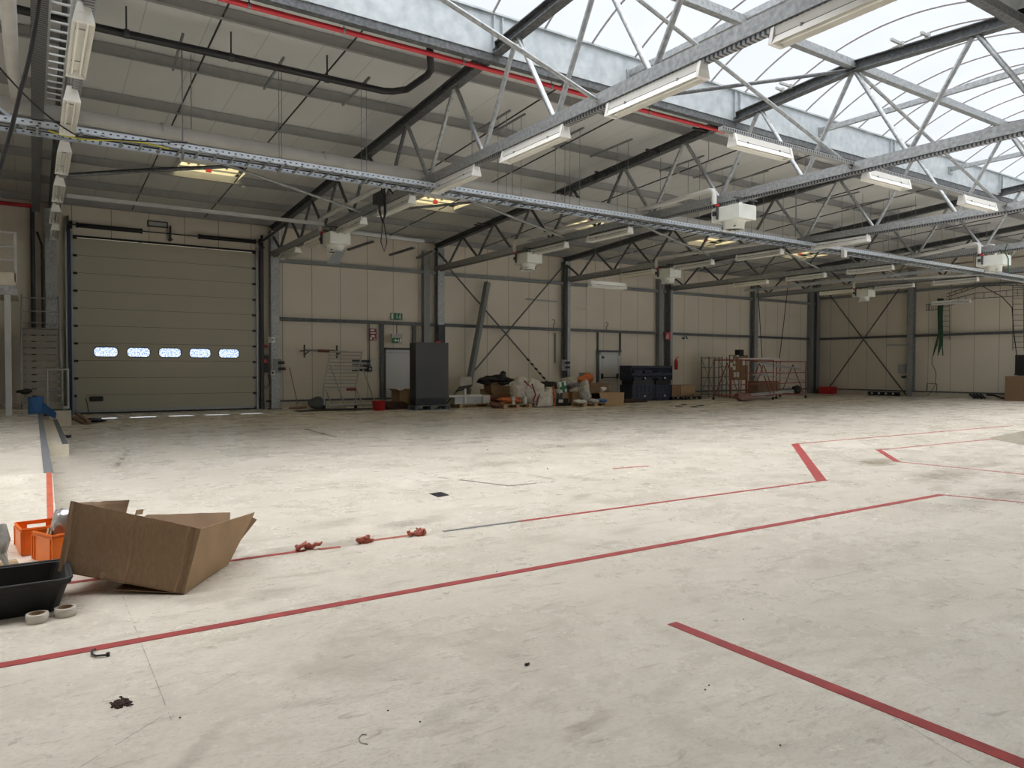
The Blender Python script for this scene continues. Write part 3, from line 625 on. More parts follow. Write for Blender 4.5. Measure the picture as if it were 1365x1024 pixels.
sets = {0: [10.1, 12.9, 15.75, 18.6, 21.6, 24.4], 1: LY, 2: [16.0, 18.9], 3: [13.05, 16.0, 18.9, 21.9], 4: [16.0, 18.8, 21.6], 5: [16.0, 18.7, 21.6]}
proto = protox = None
for k, ys in sets.items():
    for j, y in enumerate(sorted(ys, reverse=True)):
        lb = 'white strip light under the %s, %s from the far wall' % (TNAME[k], ORD[j])
        if proto is None: proto = fixture(TX[k], y, 5.43, 1.85); proto['label'] = lb
        else: dup(proto, (TX[k]-(.05 if k == 0 else 0), y, 5.43), lb)
for j, x in enumerate((10.97, 15.05, 19.0)):
    lb = 'white strip light along the hall under the roof light, %s from left' % ORD[j]
    if protox is None: protox = fixture(x, RY-.02, 5.57, 1.6, 'X'); protox['label'] = lb
    else: dup(protox, (x, RY-.02, 5.57), lb)
single('cable_channel', MB().box((9.9, RY-.07, 5.58), (33.6, RY+.04, 5.645)), slots('slotted light rail', (.40, .41, .42), 'X', .06, .5, 5.61, .02), 'slotted steel channel carrying strip lights under the barrel roof light', 'cable channel')
# hanging lamps not on a truss
lp = dup(protox, (*at(810, 376, 19.0)[:],), 'white strip light on wires, hanging crosswise before the third wall column')
a = at(810, 376, 19.0)
for dx, nm in ((-.55, 'left'), (.55, 'right')):
    single('suspension_wire', MB().tube([(a.x+dx, a.y, a.z), (a.x+dx, a.y, ztop(19.0)+.15)], .008, 5), 'steel', 'thin %s wire holding the crosswise hanging strip light' % nm, 'wire', 'lamp wires')
dup(proto, (WX-.9, 18.6, 4.95), 'cream strip light beside the cables high on the end wall')
# single wires and the open ring
for j, (px, p0, p1, Y) in enumerate(((945, 160, 214, 13.1), (741, 232, 275, 17.6), (1063, 168, 300, 12.6), (1074, 172, 230, 11.9), (1120, 205, 262, 15.4), (1185, 290, 342, 13.3), (1220, 300, 338, 13.3), (1265, 140, 280, 12.3), (1281, 205, 300, 12.3), (1150, 260, 310, 14), (1093, 300, 470, 25))):
    if j == 10: continue
    a, b = at(px, p0, Y), at(px, p1, Y); a.z = min(ztop(Y)+.15, max(a.z, ztop(Y)+.1))
    single('suspension_wire', MB().tube([a, (a.x, a.y, b.z)], .008, 5), 'steel', 'loose vertical wire hanging from the roof, %s of ten from left' % ORD[sorted((945, 741, 1063, 1074, 1120, 1185, 1220, 1265, 1281, 1150)).index(px)], 'wire', 'loose hanging wires')
a = at(945, 227, 13.1); single('pipe_ring', MB().tube([(a.x+.13*math.cos(t), a.y, a.z+.2*math.sin(t)) for t in [1.0+k*.3 for k in range(14)]], .014, 6), 'steel_light', 'open steel pipe ring dangling on a wire from the roof', 'ring')
# smoke detectors
for j, (px, py) in enumerate(((323, 247), (779, 267), (870, 325))):
    d = ray(px, py); tt = 1.; 
    for _ in range(40): p = V((0, 0, EYE))+d*tt; tt *= 1+.3*((zdeck(p.y)-EYE)/(p.z-EYE)-1)
    single('smoke_detector', MB().lathe([(0, -.08), (.07, -.075), (.085, -.03), (.085, 0), (0, 0)], p, 14), 'white', 'small round white detector under the roof deck, %s from left' % ORD[j], 'detector', 'roof detectors')
# ---- cable ladders and hoses at the leftmost truss
t = thing('cable_ladder', 'short steel cable ladder beside the leftmost truss at the top left', 'cable ladder', (.31, 4, 5.6))
for x in (.205, .415): MB().box((x-.012, 4, 5.57), (x+.012, 13.4, 5.63)).build('side_rail', 'steel_light', t)
y = 13.25
while y > 5: MB().box((.2, y-.018, 5.58), (.42, y+.018, 5.60)).build('rung', 'steel_light', t); y -= .27
for y in (6, 9.5, 13.0): MB().box((.2, y-.008, 5.6), (.21, y+.008, 6.9)).build('hanger', 'steel', t)
G['perf2'] = slots('perforated tray', (.22, .225, .23), 'Y', .06, .5, 5.42, .2)
single('cable_tray', MB().box((.02, 3.5, 5.40), (.185, 22, 5.405)).box((.02, 3.5, 5.40), (.024, 22, 5.46)).box((.181, 3.5, 5.40), (.185, 22, 5.46)), 'perf2', 'dark perforated cable tray running along the leftmost truss', 'cable tray')
def sag(a, b, d, n=10): a, b = V(a), V(b); return [a.lerp(b, k/n)-V((0, 0, d*4*(k/n)*(1-k/n))) for k in range(n+1)]
single('hose', MB().tube(sag(at(54, -12, 8.5), at(28, 118, 8.9), .1)+sag(at(28, 118, 8.9), at(-8, 250, 9.4), .05)[1:], .02, 8), 'rubber', 'thick black hose hanging at the top left edge', 'hose')
single('power_cable', MB().tube(sag(at(-5, 85, 11.5), at(105, 182, 13.6), .1)+sag(at(105, 182, 13.6), at(250, 190, 13.75), .02)[1:], .012, 6), 'rubber', 'thin black cable sloping down to the long cable ladder at left', 'cable')
single('power_cable', MB().tube(sag(at(92, 232, 19), at(300, 221, 19), -.02)+sag(at(300, 221, 19), at(325, 225, 18.6), 0)[1:], .022, 6), 'rubber', 'black cable running from the left truss to the first roof dome', 'cable')
single('diagonal_bracket', MB().bar((-.9, 14.05, 5.9), (-.05, 14.05, 5.3), .07, .05), 'tray', 'slanted zinc arm at the left end of the long cable ladder', 'bracket')
w = MB(); a = at(505, 265, 16.0); w.tube([a, a+V((.02, 0, -.3)), a+V((.1, 0, -.55)), a+V((.16, 0, -.3)), a+V((.14, 0, .1))], .03, 6)
w.tube([a+V((.1, 0, -.5)), a+V((.05, 0, -1.0)), a+V((.13, 0, -1.22)), a+V((.2, 0, -1.0)), a+V((.12, 0, -.5))], .012, 6).tube([a+V((.1, 0, .1)), a+V((.0, 0, .5)), (TX[1], 16, ZB)], .02, 6)
single('cable_bundle', w, 'rubber', 'bundle of black cable looped under the second truss beside a lamp', 'cable')
single('switch_box', MB().cbox(at(505, 262, 16.6), (.25, .2, .4)), 'dark', 'dark switch box on the second truss behind the cable loop', 'switch box', bevel=.01)
for j, (p, q) in enumerate(((( 464, 333), (497, 322)), ((520, 340), (552, 330)), ((556, 344), (578, 334)))):
    single('steel_bracket', MB().bar(at(*p, 24.2), at(*q, 22.0), .1, .06), 'galv_dark', 'dark bracket arm sticking out near the eaves beside the grey cabinet, %s from left' % ORD[j], 'bracket', 'eaves bracket arms')
# cables dropping to the red racks
for j, (p, q) in enumerate((((1010, 375), (1016, 478)), ((1052, 365), (1039, 478)))):
    single('power_cable', MB().tube(sag(at(*p, 23), at(*q, 22.6), .1), .018, 6), 'rubber', 'black cable hanging from the roof down to the red racks, %s one' % ('left', 'right')[j], 'cable')

# short hanger arms clamped to the top chords
arms = [(1205, 54, 2, -.35), (1240, 50, 2, -.22), (1057, 116, 2, -.35), (1046, 127, 2, -.2), (945, 163, 2, -.45), (880, 193, 2, -.4), (812, 228, 2, -.42), (797, 238, 2, -.25), (655, 297, 2, -.5), (650, 304, 2, -.45), (1158, 234, 3, -.3), (1120, 300, 4, -.5)]
for j, (px, py, k, dx) in enumerate(arms):
    p = ax(px, py, TX[k]); p.z = ztop(p.y)+(.13 if j < 4 else -.06)
    single('hanger_arm', MB().bar((TX[k]-.1, p.y, p.z), (TX[k]-.1+dx, p.y, p.z), .045, .045).box((TX[k]-.12, p.y-.04, p.z-.05), (TX[k]-.06, p.y+.04, p.z+.04)), 'steel_light' if j < 4 else 'dark',
           '%s steel arm clamped on a truss top chord, %s from right' % ('bright' if j < 4 else 'dark', ORD[sorted([a[0] for a in arms], reverse=True).index(px)]), 'bracket', 'clamped hanger arms')
t = thing('cable_ladder', 'far zinc cable ladder running across the trusses near the end wall', 'cable ladder', (30, 18, 5.35))
for x in (29.6, 30.0): MB().box((x, 14.5, 5.32), (x+.01, 24, 5.40)).build('side_rail', 'tray', t)
MB().box((29.6, 14.6, 5.33), (30, 14.64, 5.35)).box((29.6, 16.6, 5.33), (30, 16.64, 5.35)).box((29.6, 18.6, 5.33), (30, 18.64, 5.35)).box((29.6, 20.6, 5.33), (30, 20.64, 5.35)).box((29.6, 22.6, 5.33), (30, 22.64, 5.35)).build('rungs', 'tray', t)['kind'] = 'stuff'
# ================================================================== gate and left corner
g = thing('sectional_gate', 'large closed grey beige sectional gate with five small windows', 'gate', (3.87, DY, 0))
NP, PH, g0 = 10, .553, .05; WXc = [1.97+.943*k for k in range(5)]; ww, wh = .34, .155
for k in range(NP):
    z0, z1 = g0+PH*k, g0+PH*(k+1)-.010
    MB().box((GX0, DY+.005, g0+PH*(k+1)-.03), (GX1, DY+.025, g0+PH*(k+1)+.03)).build('joint_seal', 'rubber', g) if k < NP-1 else None
    if k != 3:
        p = MB().box((GX0, DY-.02, z0), (GX1, DY+.03, z1)); 
        for q in range(1, 6): p.box((GX0, DY-.0225, z0+q*PH/6), (GX1, DY-.02, z0+q*PH/6+.012))
    else:          # the windowed panel: solid strips around five rounded openings
        p = MB(); zc = (z0+z1)/2; xs = [GX0]
        zt_, zb_ = zc+wh, zc-wh
        p.box((GX0, DY-.02, z0), (GX1, DY+.03, zb_)).box((GX0, DY-.02, zt_), (GX1, DY+.03, z1)); prev = GX0
        for c in WXc:
            p.box((prev, DY-.02, zb_), (c-ww, DY+.03, zt_)); prev = c+ww
            for sx in (-1, 1):      # corners that round the opening
                for sz in (-1, 1):
                    r_ = .12; cxx, czz = c+sx*(ww-r_), zc+sz*(wh-r_)
                    arcp = [(cxx+sx*r_*math.cos(t), DY-.02, czz+sz*r_*math.sin(t)) for t in [PI/2*i/6 for i in range(7)]]
                    p.prism([(c+sx*ww, DY-.02, zc+sz*wh)]+arcp, (0, .05, 0))
        p.box((prev, DY-.02, zb_), (GX1, DY+.03, zt_))
    pn = p.build('panel', 'gate', g)
    if k == 3:
        for c in WXc:
            MB().box((c-ww, DY-.002, zb_), (c+ww, DY+.004, zt_)).build('pane', 'gate_glass', pn)
            fr = []
            for sx, sz, t0 in ((1, 1, 0), (-1, 1, 1), (-1, -1, 2), (1, -1, 3)):
                for i in range(7):
                    t = PI/2*(t0+i/6); fr.append((c+sx*(ww-.12)+.12*math.cos(t), DY-.022, zc+sz*(wh-.12)+.12*math.sin(t)))
            MB().tube(fr+[fr[0]], .014, 6).build('window_seal', 'dark', pn)
    for x in (2.98, 5.05): MB().box((x-.05, DY-.04, z1-.03), (x+.05, DY-.02, z1+.035)).build('hinge', 'seal', g)
    MB().box((GX0-.02, DY-.07, z1-.05), (GX0+.12, DY-.02, z1+.02)).tube([(GX0-.05, DY-.06, z1), (GX0+.02, DY-.06, z1)], .03, 8).build('roller', 'spring', g)
    MB().box((GX1-.12, DY-.07, z1-.05), (GX1+.02, DY-.02, z1+.02)).build('roller', 'spring', g)
MB().box((GX0, DY-.03, .0), (GX1, DY+.03, g0)).build('bottom_seal', 'rubber', g)
MB().box((GX0+.02, DY-.03, g0), (GX1-.02, DY-.021, g0+.09)).build('bottom_rail', 'seal', g)
for x, s in ((GX0, -1), (GX1, 1)): MB().box((x+s*.0, DY-.12, 0), (x+s*.05, DY-.02, 5.75)).box((x-s*.06, DY-.03, 0), (x, DY-.021, 5.6)).build('track', 'seal', g)
MB().tube([(GX0-.1, DY-.2, 5.93), (GX1+.2, DY-.2, 5.93)], .02, 8).build('shaft', 'dark', g)
for x0, x1 in ((1.2, 3.0), (4.76, 6.6)):
    s = MB(); N = 46
    s.tube([(x0+(x1-x0)*k/N, DY-.2, 5.93) for k in range(N+1)], [.075 if k % 2 else .066 for k in range(N+1)], 12); s.build('torsion_spring', 'spring', g)
    for x in (x0, x1): MB().tube([(x-.03, DY-.2, 5.93), (x+.03, DY-.2, 5.93)], .085, 12).build('spring_cone', 'spring', g)
for x in (GX0-.05, GX1+.12): MB().tube([(x-.04, DY-.2, 5.93), (x+.04, DY-.2, 5.93)], .12, 14).build('cable_drum', 'spring', g)
for x in (3.88, GX0-.12, GX1+.2): MB().box((x-.05, DY-.3, 5.72), (x+.05, DY-.02, 5.76)).box((x-.02, DY-.22, 5.70), (x+.02, DY-.02, 6.2)).build('bearing_bracket', 'dark', g)
MB().box((GX0, DY-.06, 5.58), (GX1, DY-.001, 5.64)).build('top_seal', 'rubber', g)
MB().box((GX0+.07, DY-.075, .32), (GX0+.32, DY-.045, .72)).build('lock_box', 'gate', g)
MB().box((GX0+.42, DY-.10, .40), (GX0+.80, DY-.021, .56)).build('handle_grip', 'black', g, .03)
MB().tube([(GX0+.3, DY-.07, .5), (GX0+.36, DY-.07, .3), (GX0+.38, DY-.06, .06)], .012, 6).build('lock_cable', 'black', g)
single('guide_post', MB().box((.93, DY-.2, 0), (1.02, DY-.03, 5.9)), 'navy', 'dark blue vertical post along the left side of the gate', 'post')
single('guide_post', MB().box((.875, DY-.22, 0), (.915, DY-.08, 5.85)), 'steel_light', 'thin pale vertical post left of the blue gate post', 'post')
single('guide_post', MB().box((6.78, DY-.2, 0), (6.90, DY-.03, 5.9)), 'dark', 'dark vertical post along the right side of the gate', 'post')
single('gate_bracing', MB().bar((6.75, 26.4, 5.9), (7.0, 24.2, 6.2), .05, .06), 'dark', 'dark stay from the top right of the gate to the truss', 'bracket')
a = at(210, 299, DY-.05); em = thing('emergency_lamp', 'small framed lamp above the gate', 'lamp', a)
MB().cbox(a, (.62, .06, .2)).build('frame', 'dark', em); MB().cbox(a-V((0, .035, 0)), (.54, .02, .12)).build('lens', 'steel_light', em)
# control box right of the gate
a = at(349, 486, 26.6); cbx = thing('gate_control', 'black and red gate control box between gate and column', 'control box', a, )
MB().cbox((6.95, DY-.1, 1.62), (.22, .12, .62)).build('housing', 'black', cbx, .015); MB().cbox((6.95, DY-.17, 1.72), (.12, .02, .12)).build('button_plate', 'red', cbx)
MB().tube([(6.93, DY-.1, 1.3), (6.86, DY-.12, .95), (6.98, DY-.14, .72), (7.1, DY-.14, .95), (7.05, DY-.12, 1.25)], .015, 6).build('cable', 'rubber', cbx)
MB().cbox((6.84, DY-.1, 1.05), (.07, .07, .3)).build('pull_handle', 'red', cbx)
single('wall_bar', MB().box((6.9, DY-.08, 2.2), (7.05, DY-.02, 2.3)), 'red', 'small red bracket above the gate control box', 'bracket')
# stairs to the mezzanine
sz = LZ; s = thing('steel_staircase', 'grey closed steel staircase left of the gate', 'staircase', (.2, 23, sz))
NT = 12; tr_ = .186; run = .22; sy = 22.7
for k in range(NT): MB().box((-.22, sy+run*k, sz+tr_*k), (.62, sy+run*k+.02, sz+tr_*(k+1)-.05)).box((-.22, sy+run*k-.03, sz+tr_*(k+1)-.02), (.62, sy+run*(k+1), sz+tr_*(k+1))).build('step', 'stair', s)
for x in (-.25, .645): MB().bar((x, sy-.05, sz+.05), (x, sy+run*NT, sz+tr_*NT-.02), .03, .22).build('stringer', 'steel', s)
ty, tz = sy+run*NT, sz+tr_*NT
MB().box((-.25, ty, tz-.05), (.66, ty+.95, tz)).build('landing', 'steel', s)
for x in (-.25, .65):
    MB().tube([(x, sy, sz+.95), (x, ty, tz+.95), (x, ty+.95, tz+.95)], .02, 8).build('handrail', 'steel_light', s)
    for q in (0, .5, 1.): y = sy+(ty-sy)*q; z = sz+(tz-sz)*q; MB().tube([(x, y, z), (x, y, z+.95)], .018, 8).build('baluster', 'steel_light', s)
MB().tube([(-.24, ty+.9, tz+.95), (.66, ty+.9, tz+.95)], .018, 8).tube([(-.24, ty+.9, tz+.55), (.66, ty+.9, tz+.55)], .015, 8).tube([(-.24, ty+.9, tz+.2), (.66, ty+.9, tz+.2)], .015, 8).build('end_rail', 'steel_light', s)
for x in (-.2, .55): MB().box((x-.04, ty+.9, sz), (x+.04, ty+.98, tz-.05)).build('support_post', 'steel', s)
gr = thing('guard_rail', 'low grey guard rail at the foot of the stairs before the gate', 'guard rail', (.5, 22.2, sz))
for x in (.31, .76): MB().tube([(x, 22.2, sz), (x, 22.2, 1.43)], .018 if x < .5 else .028, 8).build('post', 'steel_light', gr)
MB().tube([(.28, 22.2, 1.43), (.79, 22.2, 1.43)], .02, 8).build('top_rail', 'steel_light', gr); MB().tube([(.31, 22.2, .88), (.76, 22.2, .88)], .015, 8).build('mid_rail', 'steel', gr)
mz = thing('mezzanine', 'mezzanine platform with railing at the left edge', 'mezzanine', (-2, 20, sz))
MB().box((-5.8, 20, 3.32), (-.3, 24.5, 3.42)).build('deck', 'concrete', mz); MB().box((-5.8, 19.98, 3.12), (-.28, 20.06, 3.34)).build('edge_beam', 'galv', mz)
MB().box((-.52, 19.97, sz), (-.40, 20.09, 3.12)).build('post', 'steel_light', mz); MB().box((-3.5, 19.97, sz), (-3.38, 20.09, 3.12)).build('post', 'steel_light', mz)
MB().box((-5.8, 20.0, 3.42), (-.3, 20.02, 3.62)).build('kick_plate', 'concrete', mz)
for x in (-.3, -.62, -1.6, -2.6): MB().box((x-.025, 20, 3.42), (x+.025, 20.05, 4.55)).build('rail_post', 'steel_light' if x > -.4 else 'steel', mz)
for z in (4.53, 4.2, 3.9): MB().bar((-5.5, 20.02, z), (-.3, 20.02, z), .03, .035).build('rail', 'steel_light', mz)
struct(MB().box((-5.8, 24.5, sz), (-.9, 24.6, 3.3)).build('wall_partition', wm_plain))
single('downpipe', MB().tube([(.04, 26.6, .33), (.04, 26.6, 6.4)], .06, 10), 'dark', 'dark vertical downpipe between stairs and mezzanine', 'pipe')
single('downpipe', MB().tube([(.27, 26.5, 2.4), (.27, 26.5, 5.2), (.15, 26.5, 5.6)], .03, 8), 'black', 'thin black cable pipe left of the gate column', 'pipe')
# odds and ends around the step
cb = az(94, 568, 0.); single('concrete_block', MB().box((.33, 21.42, 0), (.80, 22.05, .40)), 'concrete', 'cream concrete block at the end of the step, before the gate', 'block', bevel=.01)
single('mat', MB().box((.36, 21.5, .40), (.79, 22.0, .425)), mat('dark green mat', (.03, .075, .05), .9), 'dark green folded mat on the cream concrete block', 'mat')
a = az(81, 548, .425); single('paper_cup', MB().lathe([(0, 0), (.045, 0), (.055, .08), (.05, .08), (.04, .005)], (.68, 21.6, .425), 14), 'paper', 'small white cup on the green mat of the concrete block', 'cup')
a = az(48, 551, LZ); a.y -= .1; b = at(48, 529, a.y)
r_ = thing('paper_roll', 'upright blue paper roll on the landing near the stairs', 'paper roll', (a.x, a.y, LZ))
MB().lathe([(.03, 0), (.16, 0), (.163, .01), (.163, b.z-LZ-.01), (.16, b.z-LZ), (.03, b.z-LZ)], (a.x, a.y, LZ), 28).build('paper', 'blue', r_)
MB().quad((a.x+.12, a.y-.10, .42), (a.x+.14, a.y-.06, .66), (a.x+.40, a.y-.45, .42), (a.x+.38, a.y-.5, .28), .01).build('loose_sheet', 'blue', r_)
a = at(33, 522, 22.6); single('glove', MB().blob(a, (.16, .05, .06), 4, .5), 'black', 'black work glove hung on the foot of the stair rail', 'glove')
for j, (p, q, w_, mt) in enumerate((((96, 557), (116, 566), .16, 'wood_old'), ((104, 556), (119, 567), .09, 'wood_old'))):
    single('wood_plank', MB().bar(az(*p)+V((0, 0, .03+.06*j)), az(*q)+V((0, 0, .03+.05*j)), w_, .05), mt, 'short %s plank lying on the floor by the left of the gate' % ('wide brown', 'narrow reddish')[j], 'plank')
a = az(124, 562); single('dark_rag', MB().blob(a+V((0, 0, .03)), (.3, .5, .06), 9, .5, floor=.002), 'black', 'dark rag lying on the floor before the gate', 'rag')
a = az(88, 583); single('dark_scrap', MB().blob((a.x+.0, a.y, .02), (.10, .25, .03), 5, .5, floor=.002), 'rubber', 'small dark scrap on the floor beside the step', 'scrap')
a = az(81, 568); single('dark_scrap', MB().blob((a.x+.12, a.y, .02), (.06, .15, .03), 6, .5, floor=.002), 'rubber', 'tiny dark scrap at the foot of the concrete block', 'scrap')
G['dull_wrap'] = mat('reddish film wrap', (.20, .10, .09), .5, var=.4, scale=14)
# ================================================================== wall fittings and the rubbish along the far wall
# doors
d1 = sroot('door_1', (12.1, DY, 0), 'plain light grey exit door left of the anthracite cabinet')
MB().box((11.62, DY-.06, 0), (12.66, DY-.02, 2.2)).build('door_leaf', 'door_grey', d1, .006)
MB().box((11.56, DY-.08, 0), (11.62, DY-.01, 2.28)).box((12.66, DY-.08, 0), (12.72, DY-.01, 2.28)).box((11.56, DY-.08, 2.2), (12.72, DY-.01, 2.28)).build('door_frame', 'grey_board', d1)
MB().box((11.62, DY-.065, 2.07), (12.66, DY-.06, 2.085)).build('closer_rail', 'steel', d1)
for x in (11.45, 12.85): struct(MB().box((x-.07, DY-.13, 0), (x+.07, DY-.02, 3.19)).build('trim_3', 'galv_dark'), 'dark steel post beside the plain grey exit door')
d2 = sroot('door_2', (23.2, DY, 0), 'white exit door with a panic bar right of the rubbish')
MB().box((22.62, DY-.06, 0), (23.72, DY-.02, 2.12)).build('door_leaf', 'door_white', d2, .006)
MB().box((22.5, DY-.09, 0), (22.62, DY-.01, 2.24)).box((23.72, DY-.09, 0), (23.84, DY-.01, 2.24)).box((22.5, DY-.09, 2.12), (23.84, DY-.01, 2.24)).build('door_frame', 'door_white', d2)
MB().box((22.72, DY-.07, .15), (23.62, DY-.06, 2.02)).box((22.76, DY-.075, .2), (23.58, DY-.065, .98)).box((22.76, DY-.075, 1.1), (23.58, DY-.065, 1.96)).build('door_panel', 'door_white', d2)
MB().tube([(22.68, DY-.16, 1.04), (23.66, DY-.16, 1.04)], .022, 8).box((22.66, DY-.17, .98), (22.72, DY-.06, 1.22)).box((23.62, DY-.17, .98), (23.68, DY-.06, 1.22)).build('panic_bar', 'dark', d2)
MB().cbox((22.75, DY-.09, 2.0), (.13, .05, .09)).build('door_closer', 'dark', d2)
struct(MB().box((22.40, DY-.13, 0), (22.50, DY-.02, 2.3)).box((22.40, DY-.13, 2.26), (23.9, DY-.02, 2.34)).build('trim_4', 'galv_dark'), 'dark steel trim around the white exit door')
for x in (22.45, 23.86): struct(MB().box((x-.03, DY-.10, 2.34), (x+.03, DY-.02, 3.19)).build('trim_5', 'galv_dark'))
# signs
def sign(name, px, py, w, h, Y, base, label, arts, cat='sign'):
    c = at(px, py, Y); r = thing(name, label, cat, c); MB().cbox(c, (w, .03, h)).build('plate', base, r)
    for nm, mt, polys in arts:
        q = MB()
        for p in polys: q.prism([(c.x+u*w, Y-.016, c.z+v*h) for u, v in p], (0, -.006, 0))
        q.build(nm, mt, r)
    return r
rect = lambda a, b, c, d: [(a, b), (c, b), (c, d), (a, d)]
arrow_dn = [rect(-.03, -.05, .03, .38), [(-.1, -.02), (.1, -.02), (0, -.38)]]
man = [[(.27, .25), (.35, .25), (.35, .4), (.27, .4)], [(.22, .2), (.36, .12), (.33, -.08), (.24, -.05)], [(.25, -.05), (.32, -.08), (.42, -.4), (.36, -.4)], [(.25, -.02), (.29, -.08), (.22, -.36), (.17, -.34)]]
sign('exit_sign', 528.5, 422, .5, .27, DY-.06, 'green', 'green and white exit sign above the wall rail over the grey door', [('pictogram', 'sign_white', [rect(-.46, -.4, -.28, .4), rect(.0, -.06, .06, .4), [(-.06, 0), (.12, 0), (.03, -.38)]]+man)])
sg = sign('exit_sign', 529, 454, .42, .2, 26.45, 'green', 'green exit sign hanging on a rod before the grey door', [('pictogram', 'sign_white', [rect(.3, -.4, .46, .4), [(-.3, .1), (-.1, .3), (-.1, .1), (.05, .1), (.05, -.1), (-.1, -.1), (-.1, -.3)], [(.1, .2), (.24, .2), (.2, -.1), (.26, -.4), (.18, -.4), (.12, -.1)]])])
c = at(529, 454, 26.45); MB().box((c.x-.23, 26.40, c.z+.10), (c.x+.23, 26.5, c.z+.26)).build('lamp_box', 'steel_light', sg); MB().tube([(c.x, 26.45, c.z+.26), (c.x, 26.45, 3.19)], .015, 6).build('rod', 'dark', sg)
sign('fire_sign', 497, 446, .3, .46, DY-.12, 'sign_red', 'dark red and white fire equipment sign left of the grey door', [('pictogram', 'sign_white', [rect(-.35, .3, .2, .42), rect(-.35, .08, .35, .18), [(-.3, -.1), (.1, -.02), (.3, -.2), (0, -.25)], rect(-.36, -.42, -.15, -.2), [(.05, -.42), (.3, -.3), (.33, -.42)]])])
c = at(362, 453, 26.43); r = thing('way_sign', 'white square sign with black exit arrow on the column right of the gate', 'sign', c); MB().cbox(c, (.21, .012, .2)).build('plate', 'sign_white', r)
q = MB()
for p in ([(-.07, -.06), (-.07, .06), (.02, .06), (.02, .045), (-.055, .045), (-.055, -.045), (.02, -.045), (.02, -.06)], [(-.03, -.012), (.04, -.012), (.04, -.035), (.085, 0), (.04, .035), (.04, .012), (-.03, .012)]): q.prism([(c.x+u, c.y-.007, c.z+v) for u, v in p], (0, -.004, 0))
q.build('arrow', 'black', r)
c = at(347, 487, 26.5)
c = at(363.5, 497, 26.43); r = thing('push_button', 'small white box with dark button low on the column right of the gate', 'switch', c); MB().cbox(c, (.14, .05, .17)).build('box', 'paper', r); MB().lathe([(0, -.0), (.04, 0), (.04, .02), (0, .02)], (0, 0, 0), 12, Matrix.Translation(c+V((0, -.03, 0))) @ Matrix.Rotation(PI/2, 4, 'X')).build('button', 'dark', r)
sign('way_sign', 913, 450, .42, .2, DY-.04, 'sign_white', 'small black and white sign right of the crate stack', [('pictogram', 'black', [rect(-.48, -.45, -.1, .1), [(.0, .4), (.25, .4), (.4, 0), (.1, -.4), (-.02, -.4), (.15, 0)], rect(.3, -.4, .48, -.1), rect(-.2, .2, -.05, .45)])])
sign('fire_sign', 890, 448, .34, .36, 26.42, 'red', 'red fire sign on the column above the crate stack', [('pictogram', 'sign_white', [rect(-.08, -.35, .08, .3), rect(-.3, -.4, -.22, .1)])])
for j, (px, py) in enumerate(((370, 488), (752.5, 487))):
    c = at(px, py, 26.45); r = thing('socket_board', 'grey socket board on the side of the %s' % ('column right of the gate', 'column left of the white door')[j], 'socket', c)
    MB().cbox(c+V((-.02, 0, 0)), (.3, .06, .5)).build('backplate', 'steel', r)
    for dz in (.12, -.1): MB().tube([c+V((.02, -.02, dz)), c+V((.22, -.1, dz))], .055, 10).build('socket', 'dark', r)
    if j == 0: MB().tube([c+V((.2, -.09, -.1)), c+V((.25, -.12, -.1))], .06, 10).build('plug', 'sign_red', r)
c = at(499, 486, DY-.02); single('paper_notice', MB().cbox((11.25, DY-.012, c.z), (.62, .006, .55)), 'paper', 'white paper notice on the wall left of the grey door', 'notice')
cd = thing('pull_switch', 'dark pull switch at the end of a conduit left of the grey door', 'switch', (10.95, DY, 1.4))
MB().tube([(10.95, DY-.05, 1.5), (10.95, DY-.05, 3.2)], .022, 8).build('conduit', 'steel', cd); MB().cbox((10.95, DY-.06, 1.44), (.18, .09, .2)).build('box', 'dark', cd, .02); MB().cbox((10.95, DY-.11, 1.44), (.08, .02, .08)).build('button', 'paper', cd)
for px, p0, p1, lb in ((506.5, 432, 500, 'ending beside the paper notice'), (740, 444, 484, 'left of the column at the white bags')):
    a, b = at(px, p0, DY-.05), at(px, p1, DY-.05); single('downpipe', MB().tube([(b.x, DY-.06, b.z), (b.x, DY-.06, a.z)], .035, 8), 'steel', 'short grey vertical pipe on the far wall %s' % lb, 'pipe')
single('extinguisher', MB().lathe([(0, 0), (.09, 0), (.09, .42), (.05, .5), (.03, .56), (0, .56)], (27.26, 26.3, 1.42), 14).bar((27.2, 26.3, 2.0), (27.4, 26.28, 2.06), .04, .03), 'red', 'red fire extinguisher on the column behind the crate stack', 'extinguisher')
for px, py, lb in ((503, 441, 'above the fire sign'), (808.6, 436, 'above the white door'), (737.5, 433, 'left of the column by the white bags')):
    c = at(px, py, DY-.1)
    if lb.startswith('above the fire'): continue
    single('wall_hook', MB().tube([(c.x, c.y, 3.31)]+[(c.x+.09*math.cos(t), c.y, c.z+.13+.11*math.sin(t)) for t in [-1.57+k*.5 for k in range(9)]], .012, 6), 'dark', 'small wire hook on the wall rail %s' % lb, 'hook')
# pipe with flanges on the wall
r = thing('wall_bracket_pipe', 'horizontal pipe with two end plates held out from the wall left of the scaffold', 'pipe', (8.9, 26.5, 2.1))
MB().tube([(8.28, 26.3, 2.12), (9.9, 26.3, 2.08)], .035, 8).build('pipe', 'steel', r); MB().tube([(8.75, 26.3, 2.11), (9.4, 26.3, 2.095)], .05, 8).build('sleeve', 'broom', r)
for x in (8.26, 9.48): MB().box((x-.025, 26.28, 1.85), (x+.025, 26.33, 2.32)).bar((x, 26.3, 1.95), (x+.18, 26.3, 2.1), .04, .04).bar((x, 26.3, 2.1), (x, DY-.01, 2.1), .04, .04).build('end_plate', 'dark', r)
